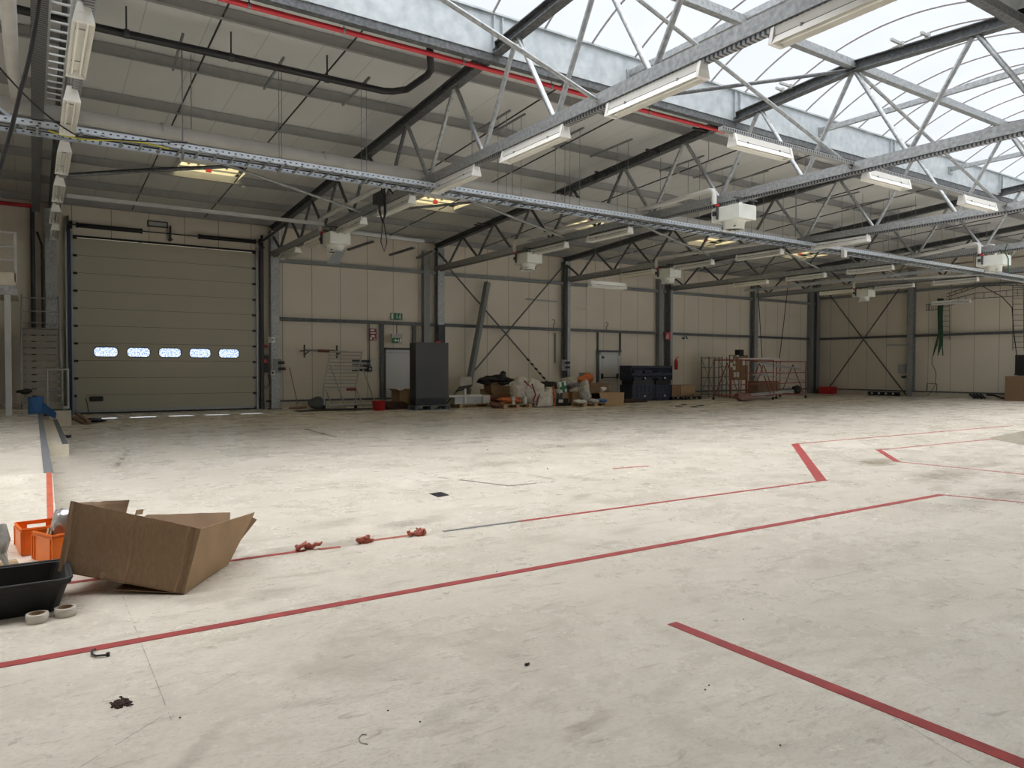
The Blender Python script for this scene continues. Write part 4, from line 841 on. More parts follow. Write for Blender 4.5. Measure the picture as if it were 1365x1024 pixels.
# broom
r = thing('broom', 'broom with wide red brown head leaning against the far wall', 'broom', (7.95, 26.3, 0))
a = at(386, 490, 26.65); b = V((8.02, 26.3, .09)); MB().tube([b, a], .016, 8).build('handle', 'wood_old', r); MB().box((7.7, 26.25, .03), (8.32, 26.34, .075)).build('head', 'wood_old', r); MB().box((7.7, 26.24, .0), (8.32, 26.35, .03)).build('bristles', 'broom', r)
MB().cbox((8.02, 26.3, .11), (.1, .07, .09)).build('socket', 'paper', r)
# rolling scaffold frame
Ys = 25.3; r = thing('rolling_scaffold', 'aluminium rolling scaffold frame with leaning rungs beside the broom', 'scaffold', (9.5, Ys, 0))
TL, TR_, BL, BR2 = at(440, 469, Ys+.5), at(482.5, 469.5, Ys+.5), at(432, 516, Ys), at(474, 516, Ys)
fb = [az(431, 546), az(473, 543)]
for a, b, nm in ((BL, TL, 0), (BR2, TR_, 1)):
    MB().tube([a, b], .03, 8).build('upright', 'rail', r)
    f = V((a.x-.02, a.y-.05, .1)); MB().tube([a, f], .03, 8).build('leg', 'rail', r); MB().lathe([(0, -.03), (.08, -.03), (.08, .03), (0, .03)], (0, 0, 0), 14, Matrix.Translation(V((f.x, f.y, .08))) @ Matrix.Rotation(PI/2, 4, 'Y')).build('wheel', 'rubber', r)
for k in range(11):
    t = k/10.; MB().tube([BL.lerp(TL, t), BR2.lerp(TR_, t)], .022 if k < 10 else .028, 8).build('rung', 'rail', r)
for p, q in (((440, 486), (461, 541)), ((481, 484), (502, 538)), ((434, 519), (444, 539)), ((475, 519), (485, 536))):
    b = at(q[0], q[1]+3, Ys+.25); a = at(*p, Ys+.3); MB().tube([a, (b.x, b.y, .02)], .025, 8).build('strut', 'steel_light', r)
MB().tube([(BL.x, Ys-.4, .16), (BR2.x+.55, Ys-.3, .16)], .03, 8).build('base_tube', 'rail', r)
c = at(471, 519, Ys-.05); MB().tube([c+V((-.25, 0, 0)), c+V((-.05, 0, 0)), c+V((.1, 0, 0))], .05, 8).build('foot_lock', 'sign_red', r)
for k, z in enumerate((1.35, 1.52, 1.69)): single('wall_grille_slat', MB().box((10.25, DY-.04, z), (11.0, DY-.01, z+.1)), 'dark', 'dark slat of the wall grille seen through the scaffold, %s' % ('lowest', 'middle', 'topmost')[k], 'grille', 'wall grille slats')
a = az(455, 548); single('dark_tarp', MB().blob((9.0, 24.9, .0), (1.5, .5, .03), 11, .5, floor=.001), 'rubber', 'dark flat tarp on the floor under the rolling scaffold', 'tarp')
single('grey_bag', MB().blob((8.6, 25.9, .2), (.3, .22, .24), 12, .3, floor=.0), 'grey_board', 'grey lumpy bag behind the left leg of the scaffold', 'bag')
# red tub, boxes by the door
def box_open(mb, c, s, a=0, t=.008):
    M = Matrix.Translation(V(c)) @ Matrix.Rotation(a, 4, 'Z'); w, d, h = s[0]/2, s[1]/2, s[2]
    mb.box((-w, -d, 0), (w, d, t), M); mb.box((-w, -d, t), (w, -d+t, h), M); mb.box((-w, d-t, t), (w, d, h), M); mb.box((-w, -d+t, t), (-w+t, d-t, h), M); mb.box((w-t, -d+t, t), (w, d-t, h), M); return mb
def carton(label, c, s, a=0, mt='card', flaps=(), group=None):
    r = thing('cardboard_box', label, 'box', c, group); box_open(MB(), c, s, a).build('body', mt, r)
    M = Matrix.Translation(V(c)) @ Matrix.Rotation(a, 4, 'Z'); w, d, h = s[0]/2, s[1]/2, s[2]
    fl_ = {'l': ((-w, -d, h), (-w, d, h), (-w-.6*w, d, h+.25*w), (-w-.6*w, -d, h+.25*w)), 'r': ((w, -d, h), (w, d, h), (w+.6*w, d, h+.2*w), (w+.6*w, -d, h+.2*w)),
           'f': ((-w, -d, h), (w, -d, h), (w, -d-.3*w, h-.2*w), (-w, -d-.3*w, h-.2*w)), 'b': ((-w, d, h), (w, d, h), (w, d+.4*d, h+.5*d), (-w, d+.4*d, h+.5*d)), 't': ((-w, -d, h), (w, -d, h), (w, d, h+.004), (-w, d, h+.004))}
    for k in flaps: MB().quad(*[M @ V(q) for q in fl_[k]], .007).build('flap', mt, r)
    return r
r = thing('plastic_tub', 'small red plastic tub on the floor left of the plain door', 'tub', (10.9, 24.6, 0)); c = az(509, 547.5)
q = MB().lathe([(0, .012), (.19, .012), (.24, .32), (.255, .32), (.255, .335), (.235, .335), (.2, 0), (0, 0)], (c.x, c.y+.25, 0), 24); r.location = (c.x, c.y+.25, 0); q.build('body', 'red', r)
MB().tube([(c.x-.25, c.y+.25, .31), (c.x-.1, c.y+.08, .38), (c.x+.1, c.y+.08, .38), (c.x+.25, c.y+.25, .31)], .01, 6).build('handle', 'steel', r)
carton('open brown cardboard box before the plain grey door', (11.75, 25.6, .0), (.55, .45, .62), .3, 'card', 'lr')
carton('second brown cardboard box before the door, touching the cabinet', (12.35, 25.5, .0), (.5, .5, .65), -.1, 'card', 't')
c = az(531, 546); single('dark_tarp', MB().blob((c.x, c.y+.35, .05), (.62, .35, .22), 21, .5, floor=.002), 'brown_dirt', 'dark brown crumpled tarp between red tub and cabinet', 'tarp')
# anthracite cabinet on its pallet
c0, c1 = az(554, 547), az(597, 546); Yc = 23.0; x0 = at(554, 500, Yc).x; x1 = at(597.5, 500, Yc).x; zt = at(576, 457, Yc).z
r = thing('tall_cabinet', 'tall anthracite cabinet standing on a grey pallet before the far wall', 'cabinet', ((x0+x1)/2, Yc+.5, .16))
MB().box((x0+.01, Yc+.02, .34), (x1-.005, Yc+.5, zt)).build('body', 'cabinet_side', r, .01); MB().box((x0, Yc-.02, .42), (x1, Yc+.02, zt+.01)).build('front', 'cabinet', r, .008)
MB().box((x0+.03, Yc+.06, .17), (x1-.03, Yc+.47, .34)).build('plinth', 'black', r)
def pallet(label, c, s=(1.2, .8), a=0, mt='wood', h=.144, group=None, name='pallet', cat='pallet'):
    r = thing(name, label, cat, c, group); M = Matrix.Translation(V(c)) @ Matrix.Rotation(a, 4, 'Z'); w, d = s[0]/2, s[1]/2
    q = MB()
    for k in range(5): y = -d+.05+k*(2*d-.1)/4; q.box((-w, y-.06 if k else -d, h-.022), (w, y+.06 if k < 4 else d, h), M)
    q.build('deck_board', mt, r)['kind'] = 'stuff'
    q = MB()
    for x in (-w+.07, 0, w-.07):
        for y in (-d+.05, 0, d-.05): q.box((x-.07, y-.05, .022), (x+.07, y+.05, h-.044), M)
        q.box((x-.07, -d, h-.044), (x+.07, d, h-.022), M)
    q.build('block', mt, r)['kind'] = 'stuff'
    q = MB()
    for y in (-d+.05, 0, d-.05): q.box((-w, y-.05, 0), (w, y+.05, .022), M)
    q.build('runner', mt, r)['kind'] = 'stuff'
    return r
pallet('grey plastic pallet under the tall anthracite cabinet', ((x0+x1)/2, Yc+.28, 0), (x1-x0+.05, .62), 0, 'pallet_grey', .165)
single('red_lamp', MB().cbox(at(584, 455.5, 26.35), (.22, .06, .06)), 'red', 'small red strip above the cabinet on the column', 'lamp')
# long profiles and boxes right of the cabinet
Yp = 23.6
PW = pallet('pale wood pallet under long grey profiles right of the cabinet', (14.5, Yp+.4, 0), (2.6, .8))
q = thing('profile_bundle', 'bundle of long grey aluminium profiles on a pallet', 'profiles', (14.4, Yp+.3, .144))
a, b = at(606, 536, Yp), at(642, 537, Yp)
for k in range(3): MB().box((a.x-.0+.05*k, Yp-.02+.17*k, .146), (b.x-.03*k, Yp+.13+.17*k, .40)).build('profile', 'rail', q)
MB().box((a.x-.25, Yp-.05, .41), (b.x+.0, Yp+.3, .49)).build('top_sheet', 'paper', q)
single('white_package', MB().box((b.x+.03, Yp-.05, .146), (b.x+.36, Yp+.3, .46)), 'paper', 'white package with red print lying at the right end of the profiles', 'package', bevel=.03)
single('red_wrap', MB().blob((b.x+.5, Yp+.15, .32), (.12, .12, .11), 31, .5, floor=.146), 'sign_red', 'crumpled red and white wrapper beside the white package', 'wrapper')
single('white_stick', MB().box((a.x+.38, Yp-.08, .146), (a.x+.46, Yp-.06, .72)), 'paper', 'short white upright strip before the bundle of profiles', 'strip')
single('white_sheet', MB().quad(at(614, 520, 25.6), at(629, 518, 25.6), at(628.5, 502.5, 25.9), at(613.5, 503, 25.9), .02), 'paper', 'white square sheet leaning behind the cardboard boxes', 'sheet')
carton('brown cardboard box standing behind the grey profiles', (15.25, 24.5, .144), (.62, .5, .78), .05, 'card', 'b'); pallet('wood pallet under the brown box behind the profiles', (15.6, 24.7, 0), (1.7, .8))
single('flat_carton', MB().quad(at(607, 522, 24.3), at(625, 518, 24.1), at(630, 513, 24.7), at(612, 516, 24.9), .03), 'black', 'flat black board sticking out left of the brown box', 'board')
single('flat_carton', MB().quad(at(640, 519, 24.6), at(658, 521, 24.6), at(657, 531, 24.2), at(641, 529, 24.2), .04), 'card_in', 'folded dark cardboard leaning right of the brown box', 'carton')
x0 = at(656, 520, 24).x; x1 = at(681, 520, 24).x
carton('long brown box, upper of two stacked before the black bag', ((x0+x1)/2, 24.3, .52), (x1-x0, .5, .26), 0, 'card', 't', 'stacked long boxes'); carton('long brown box, lower of two stacked before the black bag', ((x0+x1)/2+.04, 24.3, .25), (x1-x0-.06, .5, .26), 0, 'card', 't', 'stacked long boxes')
single('wood_beam', MB().box((x0+.1, 24.05, .0), (x1-.1, 24.6, .245)), 'brown_dirt', 'dark block carrying the stacked long boxes', 'block')
single('black_bag', MB().blob(((x0+x1)/2+.05, 24.5, .98), (.62, .4, .22), 41, .55, n=4).blob(((x0+x1)/2+.38, 24.5, 1.2), (.12, .12, .17), 42, .4), 'black', 'black rubbish bag on top of the stacked long boxes', 'bag')
# pallet with bags
Yb = 22.45; pallet('pale wood pallet carrying the white bags', (15.05, Yb+.4, 0), (1.25, .8)); 
single('orange_strap', MB().blob((14.85, Yb+.25, .30), (.5, .2, .09), 51, .6, floor=.146), 'orange_cloth', 'heap of orange straps on the pallet of the white bags', 'straps')
single('orange_strap', MB().blob((14.25, Yb+.35, .12), (.24, .2, .10), 52, .5, floor=.002), 'broom', 'dark red straps at the left end of the pallet', 'straps')
for j, px in enumerate((685.5, 701.5)):
    a = at(px, 536, Yb-.02); single('white_tube', MB().box((a.x-.06, Yb-.0, .146), (a.x+.06, Yb+.1, .42)), 'paper', 'white upright tube on the bag pallet, %s of two' % ('left', 'right')[j], 'tube', 'white tubes', bevel=.02)
def bag(label, c, rad, seed, straps, amp=.3, M=None):
    r = thing('big_bag', label, 'bag', (c[0], c[1], max(0, c[2]-rad[2])), 'white woven bags'); MB().blob(c, rad, seed, amp, 1.7, 4, floor=.15 if c[1] > 22.5 else .002, M=M).build('cloth', 'bag_white', r)
    for p in straps: MB().tube(p, .03, 6).build('strap', 'sign_red', r)
    return r
c = at(693, 524, 23.0); bag('white woven bag, leftmost of the three rubbish bags', (c.x, 23.0, .58), (.36, .35, .50), 61, [[(c.x-.05, 22.63, 1.0), (c.x+.25, 22.62, .75), (c.x+.33, 22.7, .3)]])
c = at(710, 529, 22.9); bag('white woven bag in the middle with rubbish poking out', (c.x, 22.9, .5), (.52, .4, .5), 62, [[(c.x-.35, 22.45, .9), (c.x-.2, 22.42, .5), (c.x-.3, 22.45, .2)]], .4)
r = thing('big_bag', 'white woven bag with orange seam, open side facing left', 'bag', (17., 22.9, 0), 'white woven bags')
A, B, Cc, D = at(715, 542, 22.4), at(738, 540.5, 22.4), at(736.5, 516, 22.7), at(716, 531, 22.5)
A.z = B.z = .02
q = MB(); N = 8
for i in range(N):
    for j in range(N): pass
vs = []
for i in range(N+1):
    for j in range(N+1):
        u, v = i/N, j/N; p = A.lerp(B, u).lerp(D.lerp(Cc, u), v); p.y -= .18*math.sin(PI*u)*math.sin(PI*v*.9)+.05*mnoise.noise(p*3); vs.append(p)
q.add(vs+[p+V((.05, .5, 0)) for p in vs], [(i*(N+1)+j, (i+1)*(N+1)+j, (i+1)*(N+1)+j+1, i*(N+1)+j+1) for i in range(N) for j in range(N)]+[(k+(N+1)**2) for k in ()] if False else [(i*(N+1)+j, (i+1)*(N+1)+j, (i+1)*(N+1)+j+1, i*(N+1)+j+1) for i in range(N) for j in range(N)]+[tuple(z+(N+1)**2 for z in (i*(N+1)+j, (i+1)*(N+1)+j, (i+1)*(N+1)+j+1, i*(N+1)+j+1)) for i in range(N) for j in range(N)]+
      [(k, k+1, k+1+(N+1)**2, k+(N+1)**2) for k in range(N)]+[(N*(N+1)+k, N*(N+1)+k+1, N*(N+1)+k+1+(N+1)**2, N*(N+1)+k+(N+1)**2) for k in range(N)]+[(k*(N+1)+N, (k+1)*(N+1)+N, (k+1)*(N+1)+N+(N+1)**2, k*(N+1)+N+(N+1)**2) for k in range(N)]+[(k*(N+1), (k+1)*(N+1), (k+1)*(N+1)+(N+1)**2, k*(N+1)+(N+1)**2) for k in range(N)], True)
q.build('cloth', 'bag_white', r); MB().tube([Cc+V((0, -.03, .03)), B.lerp(Cc, .5)+V((.04, -.08, 0)), B+V((.02, -.03, .02))], .035, 8).build('seam', 'orange_cloth', r); MB().tube([A+V((0, -.03, .05)), D+V((0, -.03, -.05)), D+V((.1, -.03, .15))], .025, 8).build('strap', 'sign_red', r)
for k in range(7):
    c = at(690+k*5.0, 515+(k % 3)*1.6, 23.05); single('scrap_piece', MB().quad(c+V((-.18, 0, -.06)), c+V((.15, -.05, -.02)), c+V((.2, .1, .1)), c+V((-.1, .12, .07)), .03), ('film', 'grey_board', 'sign_red', 'rail', 'film', 'dark', 'grey_board')[k], '%s scrap poking out of the white bags, %s from left' % (('clear', 'grey', 'dark red', 'metal', 'clear', 'dark', 'grey')[k], ORD[k]), 'scrap', 'scraps in the bags')
single('dark_board', MB().quad(at(716, 519, 24.8), at(739, 519, 24.8), at(739, 509, 25.1), at(716.5, 509, 25.1), .04), 'black', 'dark board leaning behind the white bags', 'board')
# first aid sign box, bucket, boxes
q = at(749, 516, 22.95); r = thing('first_aid_box', 'tilted white box with green cross behind the brown cartons', 'box', (q.x, 22.95, q.z-.21))
M = Matrix.Translation(q) @ Matrix.Rotation(-.17, 4, 'Y'); MB().cbox((0, 0, 0), (.32, .16, .42), M).build('box', 'sign_white', r)
MB().cbox((0, -.09, 0), (.11, .02, .41), M).cbox((0, -.092, -.03), (.31, .02, .13), M).build('cross', 'green', r)
single('support_crate', MB().box((q.x-.28, 22.86, 0), (q.x-.03, 23.1, q.z-.23)), 'dark', 'dark crate carrying the green cross box', 'crate', bevel=.01)
c = az(743, 533); c = V((at(743, 525, 23.0).x, 23.0, 0)); r = thing('bucket', 'white bucket between white bag and brown carton', 'bucket', c)
MB().lathe([(0, .3), (.13, .3), (.155, .62), (.165, .62), (.165, .64), (.145, .64), (.12, .32), (0, .32)], c, 24).build('body', 'sign_white', r); MB().tube([c+V((.155*math.cos(t), -.06-.1*math.sin(t), .6-.16*math.sin(t))) for t in [PI*k/8 for k in range(9)]], .008, 6).build('handle', 'dark', r)
single('black_case', MB().box((c.x-.3, 22.75, 0), (c.x+.35, 23.3, .298)), 'black', 'flat black case on the floor under the white bucket', 'case', bevel=.03)
single('label_card', MB().cbox((c.x-.04, 22.72, .2), (.2, .02, .12)), 'paper', 'small white label card on the black case', 'card')
x0, x1 = at(747, 530, 22.9).x, at(764.5, 530, 22.9).x; carton('square brown carton right of the white bucket', ((x0+x1)/2, 23.15, .1), (x1-x0, .5, at(755, 523.5, 22.9).z-.1), .03, 'card_pale', 't'); single('dark_slab', MB().box((x0-.1, 22.9, 0), (x1+.5, 23.4, .095)), 'black', 'low dark slab under the square brown carton', 'slab')
x0, x1 = at(765, 530, 22.6).x, at(774, 530, 22.6).x; carton('small brown carton before the grey box', ((x0+x1)/2, 22.85, .1), (x1-x0, .35, .45), 0, 'card', 't'); single('grey_box', MB().box((x0-.05, 23.45, .1), (x1+.12, 23.85, .92)), 'grey_board', 'dark grey box behind the small brown carton', 'box', bevel=.01)
c = at(779, 527, 22.6); single('plastic_film', MB().blob((c.x, 22.6, .46), (.24, .26, .44), 71, .4, floor=.147), 'film', 'clear plastic wrap standing on the right pallet', 'film')
c = at(778, 517.5, 23.3); single('orange_bag', MB().blob((c.x-.05, 23.3, 1.0), (.3, .2, .14), 72, .4).blob((c.x+.2, 23.3, 1.08), (.26, .2, .2), 74, .4), 'orange_cloth', 'crumpled orange bag on top of the heap', 'bag')
single('scrap_heap', MB().blob((c.x-.5, 23.5, .9), (.5, .3, .22), 73, .6), 'film', 'heap of grey and white packing scraps left of the orange bag', 'scraps')
a, b = at(790, 521, 23.1), at(801, 512, 23.3); single('cardboard_roll', MB().tube([a, b], .12, 14), 'card', 'tilted brown cardboard roll right of the orange bag', 'roll')
a, b = at(800, 520, 23.0), at(811, 516, 23.2); single('white_roll', MB().tube([a, b], .11, 14), 'paper', 'white paper roll beside the cardboard roll', 'roll'); single('brown_roll', MB().lathe([(.07, 0), (.13, 0), (.13, .16), (.07, .16)], b+V((.02, .15, -.04)), 18), 'card', 'brown tape roll behind the white paper roll', 'roll')
x0, x1 = at(784, 528, 22.9).x, at(800, 528, 22.9).x; carton('dark brown carton under the rolls', ((x0+x1)/2, 23.2, .15), (x1-x0, .55, .72), .1, 'card_in', 't')
single('inner_crate', MB().box((x0+.5, 23.0, .0), (x1+.6, 23.5, .86)), 'card_in', 'brown box hidden under the white paper roll', 'box')
r = thing('cardboard_box', 'wide flattened pale cardboard box right of the pallet', 'box', (19.3, 22.3, 0)); A, B, Cc, D = at(802, 542, 21.9), at(831, 539, 22.3), at(832, 523.5, 22.6), at(799, 523.5, 22.3)
A.z = B.z = .03; MB().quad(A, B, Cc, D, .02).build('front', 'card_pale', r); MB().quad(D, Cc, Cc+V((.1, .7, -.05)), D+V((0, .7, -.05)), .02).build('top', 'card_pale', r); MB().quad(B, Cc, Cc+V((.1, .7, -.05)), B+V((.1, .7, 0)), .02).build('side', 'card', r); MB().quad(A+V((.1, -.02, .0)), B+V((-.05, -.02, .0)), B+V((-.05, -.25, -.025)), A+V((.1, -.25, -.025)), .012).build('flap', 'card_pale', r)
pallet('pale wood pallet at the right end of the rubbish heap', (18.25, 22.2, 0), (1.2, .8)); c = at(797, 535.5, 22.0)
for j, (dx, mt, lb) in enumerate(((-.6, 'paper', 'white'), (.05, 'film', 'clear'), (.45, 'blue', 'blue'))): single('scrap_bundle', MB().blob((18.2+dx, 22.0, .2), (.28, .2, .08), 80+j, .5, floor=.147), mt, '%s plastic scraps lying on the right wood pallet' % lb, 'scraps')
single('leaning_panel_sheet', MB().quad(at(776, 519, 25.3), at(788, 519, 25.3), at(786, 497, 25.9), at(772, 497, 25.9), .03), 'grey_board', 'dark grey panel leaning before the wall left of the white door', 'panel')
c = az(835, 533); single('dark_planks', MB().box((21.2, 23.4, 0), (22.5, 23.55, .09)).box((21.3, 23.7, 0), (22.2, 23.9, .14)), 'brown_dirt', 'dark flat boards on the floor left of the crate stack', 'boards')
# stacked navy crates
def crate(label, c, s, plate=True):
    r = thing('pallet_crate', label, 'crate', c, 'stacked navy crates'); w, d, h = s[0]/2, s[1]/2, s[2]
    q = MB(); box_open(q, c, s, 0, .04); 
    for k in range(6): x = c[0]-w+.08+k*(2*w-.16)/5; q.box((x-.025, c[1]-d-.02, c[2]+.14), (x+.025, c[1]-d, c[2]+h))
    for z in (.14, h*.45, h*.72, h-.05): q.box((c[0]-w, c[1]-d-.025, c[2]+z), (c[0]+w, c[1]-d, c[2]+z+.05))
    q.build('body', 'crate_navy', r)
    for x in (-w+.1, 0, w-.1): MB().box((c[0]+x-.08, c[1]-d, c[2]-.0), (c[0]+x+.08, c[1]+d, c[2]+.1)).build('foot', 'black', r)
    if plate: MB().cbox((c[0]+.1*w, c[1]-d-.028, c[2]+h*.3), (.09, .006, .07)).build('label_plate', 'paper', r)
    return r
Yk = 24.8; k0, k1, k2 = at(842, 520, Yk-.4).x, at(873, 520, Yk-.4).x, at(896, 520, Yk-.4).x
xa, wa, xb, wb = (k0+k1)/2, k1-k0-.02, (k1+k2)/2, k2-k1-.02
zz1 = at(860, 513, Yk-.4).z; zz2 = at(860, 507, Yk-.4).z; zz3 = at(860, 487.5, Yk-.4).z
crate('navy plastic crate, bottom left of the stack beside the white door', (xa, Yk, 0), (wa, .8, zz1)); crate('navy plastic crate, bottom right of the stack', (xb, Yk, 0), (wb, .8, zz1-.01))
for x, w_, lb, mt in ((xa+.04, wa-.1, 'left', 'black'), (xb, wb-.1, 'right', 'rubber')): single('folded_crate', MB().box((x-w_/2, Yk-.38, zz1), (x+w_/2, Yk+.38, zz2-.005)), mt, 'flat folded black crate in the middle of the stack, %s one' % lb, 'crate', 'folded crates', bevel=.01)
zc = (zz3-zz2)/2
for x, w_, lb in ((xa, wa, 'left'), (xb, wb, 'right')):
    crate('navy plastic crate, upper %s of the stack, on the folded crates' % lb, (x, Yk, zz2), (w_+.04 if lb == 'left' else w_, .8, zc)); crate('navy plastic crate, topmost %s of the stack' % lb, (x, Yk, zz2+zc+.005), (w_+.04 if lb == 'left' else w_, .8, zc-.005), False)
x0, x1 = at(896.5, 531, 24.2).x, at(935, 531, 24.2).x; pallet('low black pallet right of the crate stack', ((x0+x1)/2, 24.6, 0), (x1-x0, .8), 0, 'black', .15)
a0_, a1_ = at(897, 520, 24.3).x, at(927.5, 520, 24.3).x; zb_ = at(910, 513.5, 24.3).z-.15
carton('long brown cardboard box on the low black pallet', ((a0_+a1_)/2, 24.65, .152), (a1_-a0_, .6, zb_), 0, 'card', 't')
single('carton_panel', MB().quad((a0_+.55, 24.32, .2), (a1_, 24.32, .3), (a1_, 24.33, zb_+.15), (a0_+.55, 24.33, zb_+.13), .02), 'card_pale', 'paler cardboard sheet leaning on the long brown box', 'carton')
for j, (px, py) in enumerate(((898, 541), (905, 542), (925, 543), (934, 541), (912, 540))): c = az(px, py); single('floor_scrap', MB().blob((c.x, c.y, .012), (.16, .12, .02), 90+j, .5, floor=.001, n=2), ('rubber', 'film')[j == 0], 'small %s scrap on the floor before the black pallet, %s' % (('dark', 'pale')[j == 0], ('leftmost', 'second', 'fourth', 'rightmost', 'third')[j]), 'scrap', 'floor scraps')
# shelves, partition and red racks
def shelf(label, x0, x1, Y, zs, h, d=.5):
    r = thing('shelf_unit', label, 'shelf', ((x0+x1)/2, Y, 0), 'steel shelf units')
    for x in (x0, x1):
        for y in (Y, Y+d): MB().box((x-.025, y-.02, 0), (x+.025, y+.02, h)).build('post', 'steel', r)
    for z in zs: MB().box((x0, Y, z), (x1, Y+d, z+.04)).build('shelf_board', 'steel', r)
    MB().bar((x0, Y+d, .2), (x1, Y+d, h-.1), .03, .005).bar((x1, Y+d, .2), (x0, Y+d, h-.1), .03, .005).build('cross_stay', 'steel', r)
    return r
Yh = 25.6; x0, x1 = at(945, 500, Yh).x, at(962.5, 500, Yh).x; shelf('grey steel shelf unit with sloping shelves left of the partition', x0, x1, Yh, (.12, .55, .98, 1.5, 2.0), at(950, 475.5, Yh).z)
x0, x1 = at(968.5, 500, 25.1).x, at(985, 500, 25.1).x; shelf('second grey steel shelf unit, half hidden by the partition', x0, x1, 25.1, (.1, .62, 1.05, 1.55), at(972, 476, 25.1).z)
Yq = 24.3; r = thing('notice_partition', 'brown cardboard partition pinned with white papers before the shelves', 'partition', (30, Yq, .7)); a, b = at(972.5, 507, Yq), at(997, 473.5, Yq)
MB().box((a.x, Yq, a.z), (b.x, Yq+.05, b.z)).build('board', 'card', r)
for px, py, w, h in ((975, 477.5, 3.4, 6), (979, 482, 2.4, 7), (975, 486.5, 3.2, 6), (978.6, 490.5, 3.6, 5), (991.5, 484, 3.4, 6), (995, 484.2, 2.6, 6), (979.5, 499.5, 3, 6.5), (983.5, 499.5, 3.2, 6.5), (986, 474.5, 8, 1.6)):
    c0, c1 = at(px-w/2, py+h/2, Yq-.005), at(px+w/2, py-h/2, Yq-.005); MB().box((c0.x, Yq-.012, c0.z), (c1.x, Yq-.001, c1.z)).build('paper', 'paper', r)
for px in (974, 996): x = at(px, 500, Yq).x; MB().box((x-.03, Yq, 0), (x+.03, Yq+.05, a.z)).build('leg', 'rack_red', r)
single('black_speaker', MB().cbox(at(985.5, 470.5, Yq+.1)+V((0, 0, -.01)), (.34, .3, .34)), 'black', 'small black box standing on top of the partition', 'box', bevel=.02)
def rack(label, px0, px1, Y, d, h, seed):
    x0, x1 = at(px0, 500, Y).x, at(px1, 500, Y).x; r = thing('transport_rack', label, 'rack', ((x0+x1)/2, Y, 0), 'red transport racks'); T_ = lambda p, q_: MB().tube([p, q_], .022, 8)
    for x in (x0, x1):
        for y in (Y, Y+d):
            T_((x, y, .16), (x, y, h)).build('upright', 'rack_red', r); MB().lathe([(0, -.025), (.07, -.025), (.07, .025), (0, .025)], (0, 0, 0), 12, Matrix.Translation(V((x, y, .07))) @ Matrix.Rotation(PI/2, 4, 'Y')).build('castor', 'rubber', r)
            T_((x, y, .07), (x, y, .17)).build('castor_fork', 'steel', r)
        T_((x, Y, .2), (x, Y+d, .2)).build('base_rail', 'rack_red', r); T_((x, Y, h), (x, Y+d, h)).build('top_rail', 'rack_red', r)
        mid = (x, Y+d/2, h-.15)
        for y in (Y+.12, Y+d-.12): T_((x, y, .25), mid).build('strut', 'rack_red', r)
    for y in (Y, Y+d): T_((x0, y, .2), (x1, y, .2)).build('base_rail', 'rack_red', r); T_((x0, y, h), (x1, y, h)).build('top_rail', 'rack_red', r)
    for z in (.75, 1.25): T_((x0, Y, z), (x1, Y+.0, z+.05)).build('cross_rail', 'rack_red', r)
    return r, x0, x1
h1 = at(1010, 480, 22.2).z
r1, x0, x1 = rack('red wheeled transport rack, left one before the corner', 988, 1031, 22.0, 1.6, h1, 1)
r2, x2, x3 = rack('red wheeled transport rack, right one nearest the corner', 1035, 1074, 22.5, 1.5, h1-.05, 2)
lb = ['topmost', 'second', 'third', 'fourth', 'fifth', 'sixth', 'lowest']
bars = [((987, 479), (1036, 478.5), .10), ((1015, 483), (1066, 492), .06), ((1003, 500), (1044, 496), .05), ((1014, 500), (1071, 507), .05), ((1016, 487), (1052, 490), .05), ((992, 527), (1066, 520), .1), ((1000, 529), (1050, 522), .08)]
for j, (p, q_, w_) in enumerate(bars): single('metal_bar', MB().bar(at(*p, 22.15), at(*q_, 22.9), w_*2, w_), 'rail' if j else 'paper', 'long pale bar lying across the red racks, %s' % lb[j], 'bar', 'bars on the red racks')
a = at(1022, 516, 23.3); single('cardboard_box', MB().box((a.x-.8, 23.2, .22), (a.x+.8, 23.8, .86)), 'card_in', 'long dark cardboard box lying in the left red rack', 'box')
single('bubble_roll', MB().blob((at(990, 527, 21.9).x, 21.9, .2), (.5, .25, .17), 95, .5, floor=.003, sq=.5), 'dull_wrap', 'reddish wrapped bundle on the floor left of the red racks', 'bundle')
single('black_bundle', MB().blob((x3-.45, 22.7, .42), (.22, .2, .2), 96, .4), 'black', 'small black bundle on the right red rack', 'bundle')
# right end wall
c = V((WX-.5, 25.6, 0)); single('red_box', MB().box((WX-.85, 25.3, 0), (WX-.1, 26.0, .42)), 'red', 'red box on the floor in the far right corner', 'box', bevel=.02)
r = thing('floor_rail', 'low black rail with white dots lying along the end wall', 'rail', (WX-.3, 22.3, 0)); MB().box((WX-.45, 21.5, 0), (WX-.2, 23.2, .2)).build('body', 'black', r)
for k in range(4): MB().lathe([(0, 0), (.06, 0), (.06, .015), (0, .015)], (0, 0, 0), 12, Matrix.Translation(V((WX-.45, 21.75+.4*k, .12))) @ Matrix.Rotation(-PI/2, 4, 'Y')).build('dot', 'paper', r)
c = ax(1203, 492, WX-.05); single('fuse_box', MB().cbox((WX-.07, c.y, c.z), (.12, .42, .46)), 'steel_light', 'small grey fuse box left of the lone end wall column', 'box', bevel=.01)
r = thing('wall_tap', 'vertical pipe with a dark tap beside the lone end wall column', 'tap', (WX-.1, 21.25, 1)); c = ax(1211, 500, WX-.1); MB().tube([(WX-.08, c.y, c.z), (WX-.08, c.y, 5.6)], .03, 8).build('pipe', 'steel', r); MB().tube([(WX-.1, c.y, c.z), (WX-.2, c.y+.15, c.z-.12), (WX-.28, c.y+.28, c.z-.1)], .06, 8).build('tap', 'dark', r)
single('wall_bar', MB().bar(ax(1182, 460, WX-.1), ax(1218, 460, WX-.1), .06, .07), 'steel_light', 'pale horizontal bar on the end wall left of the lone column', 'bar')
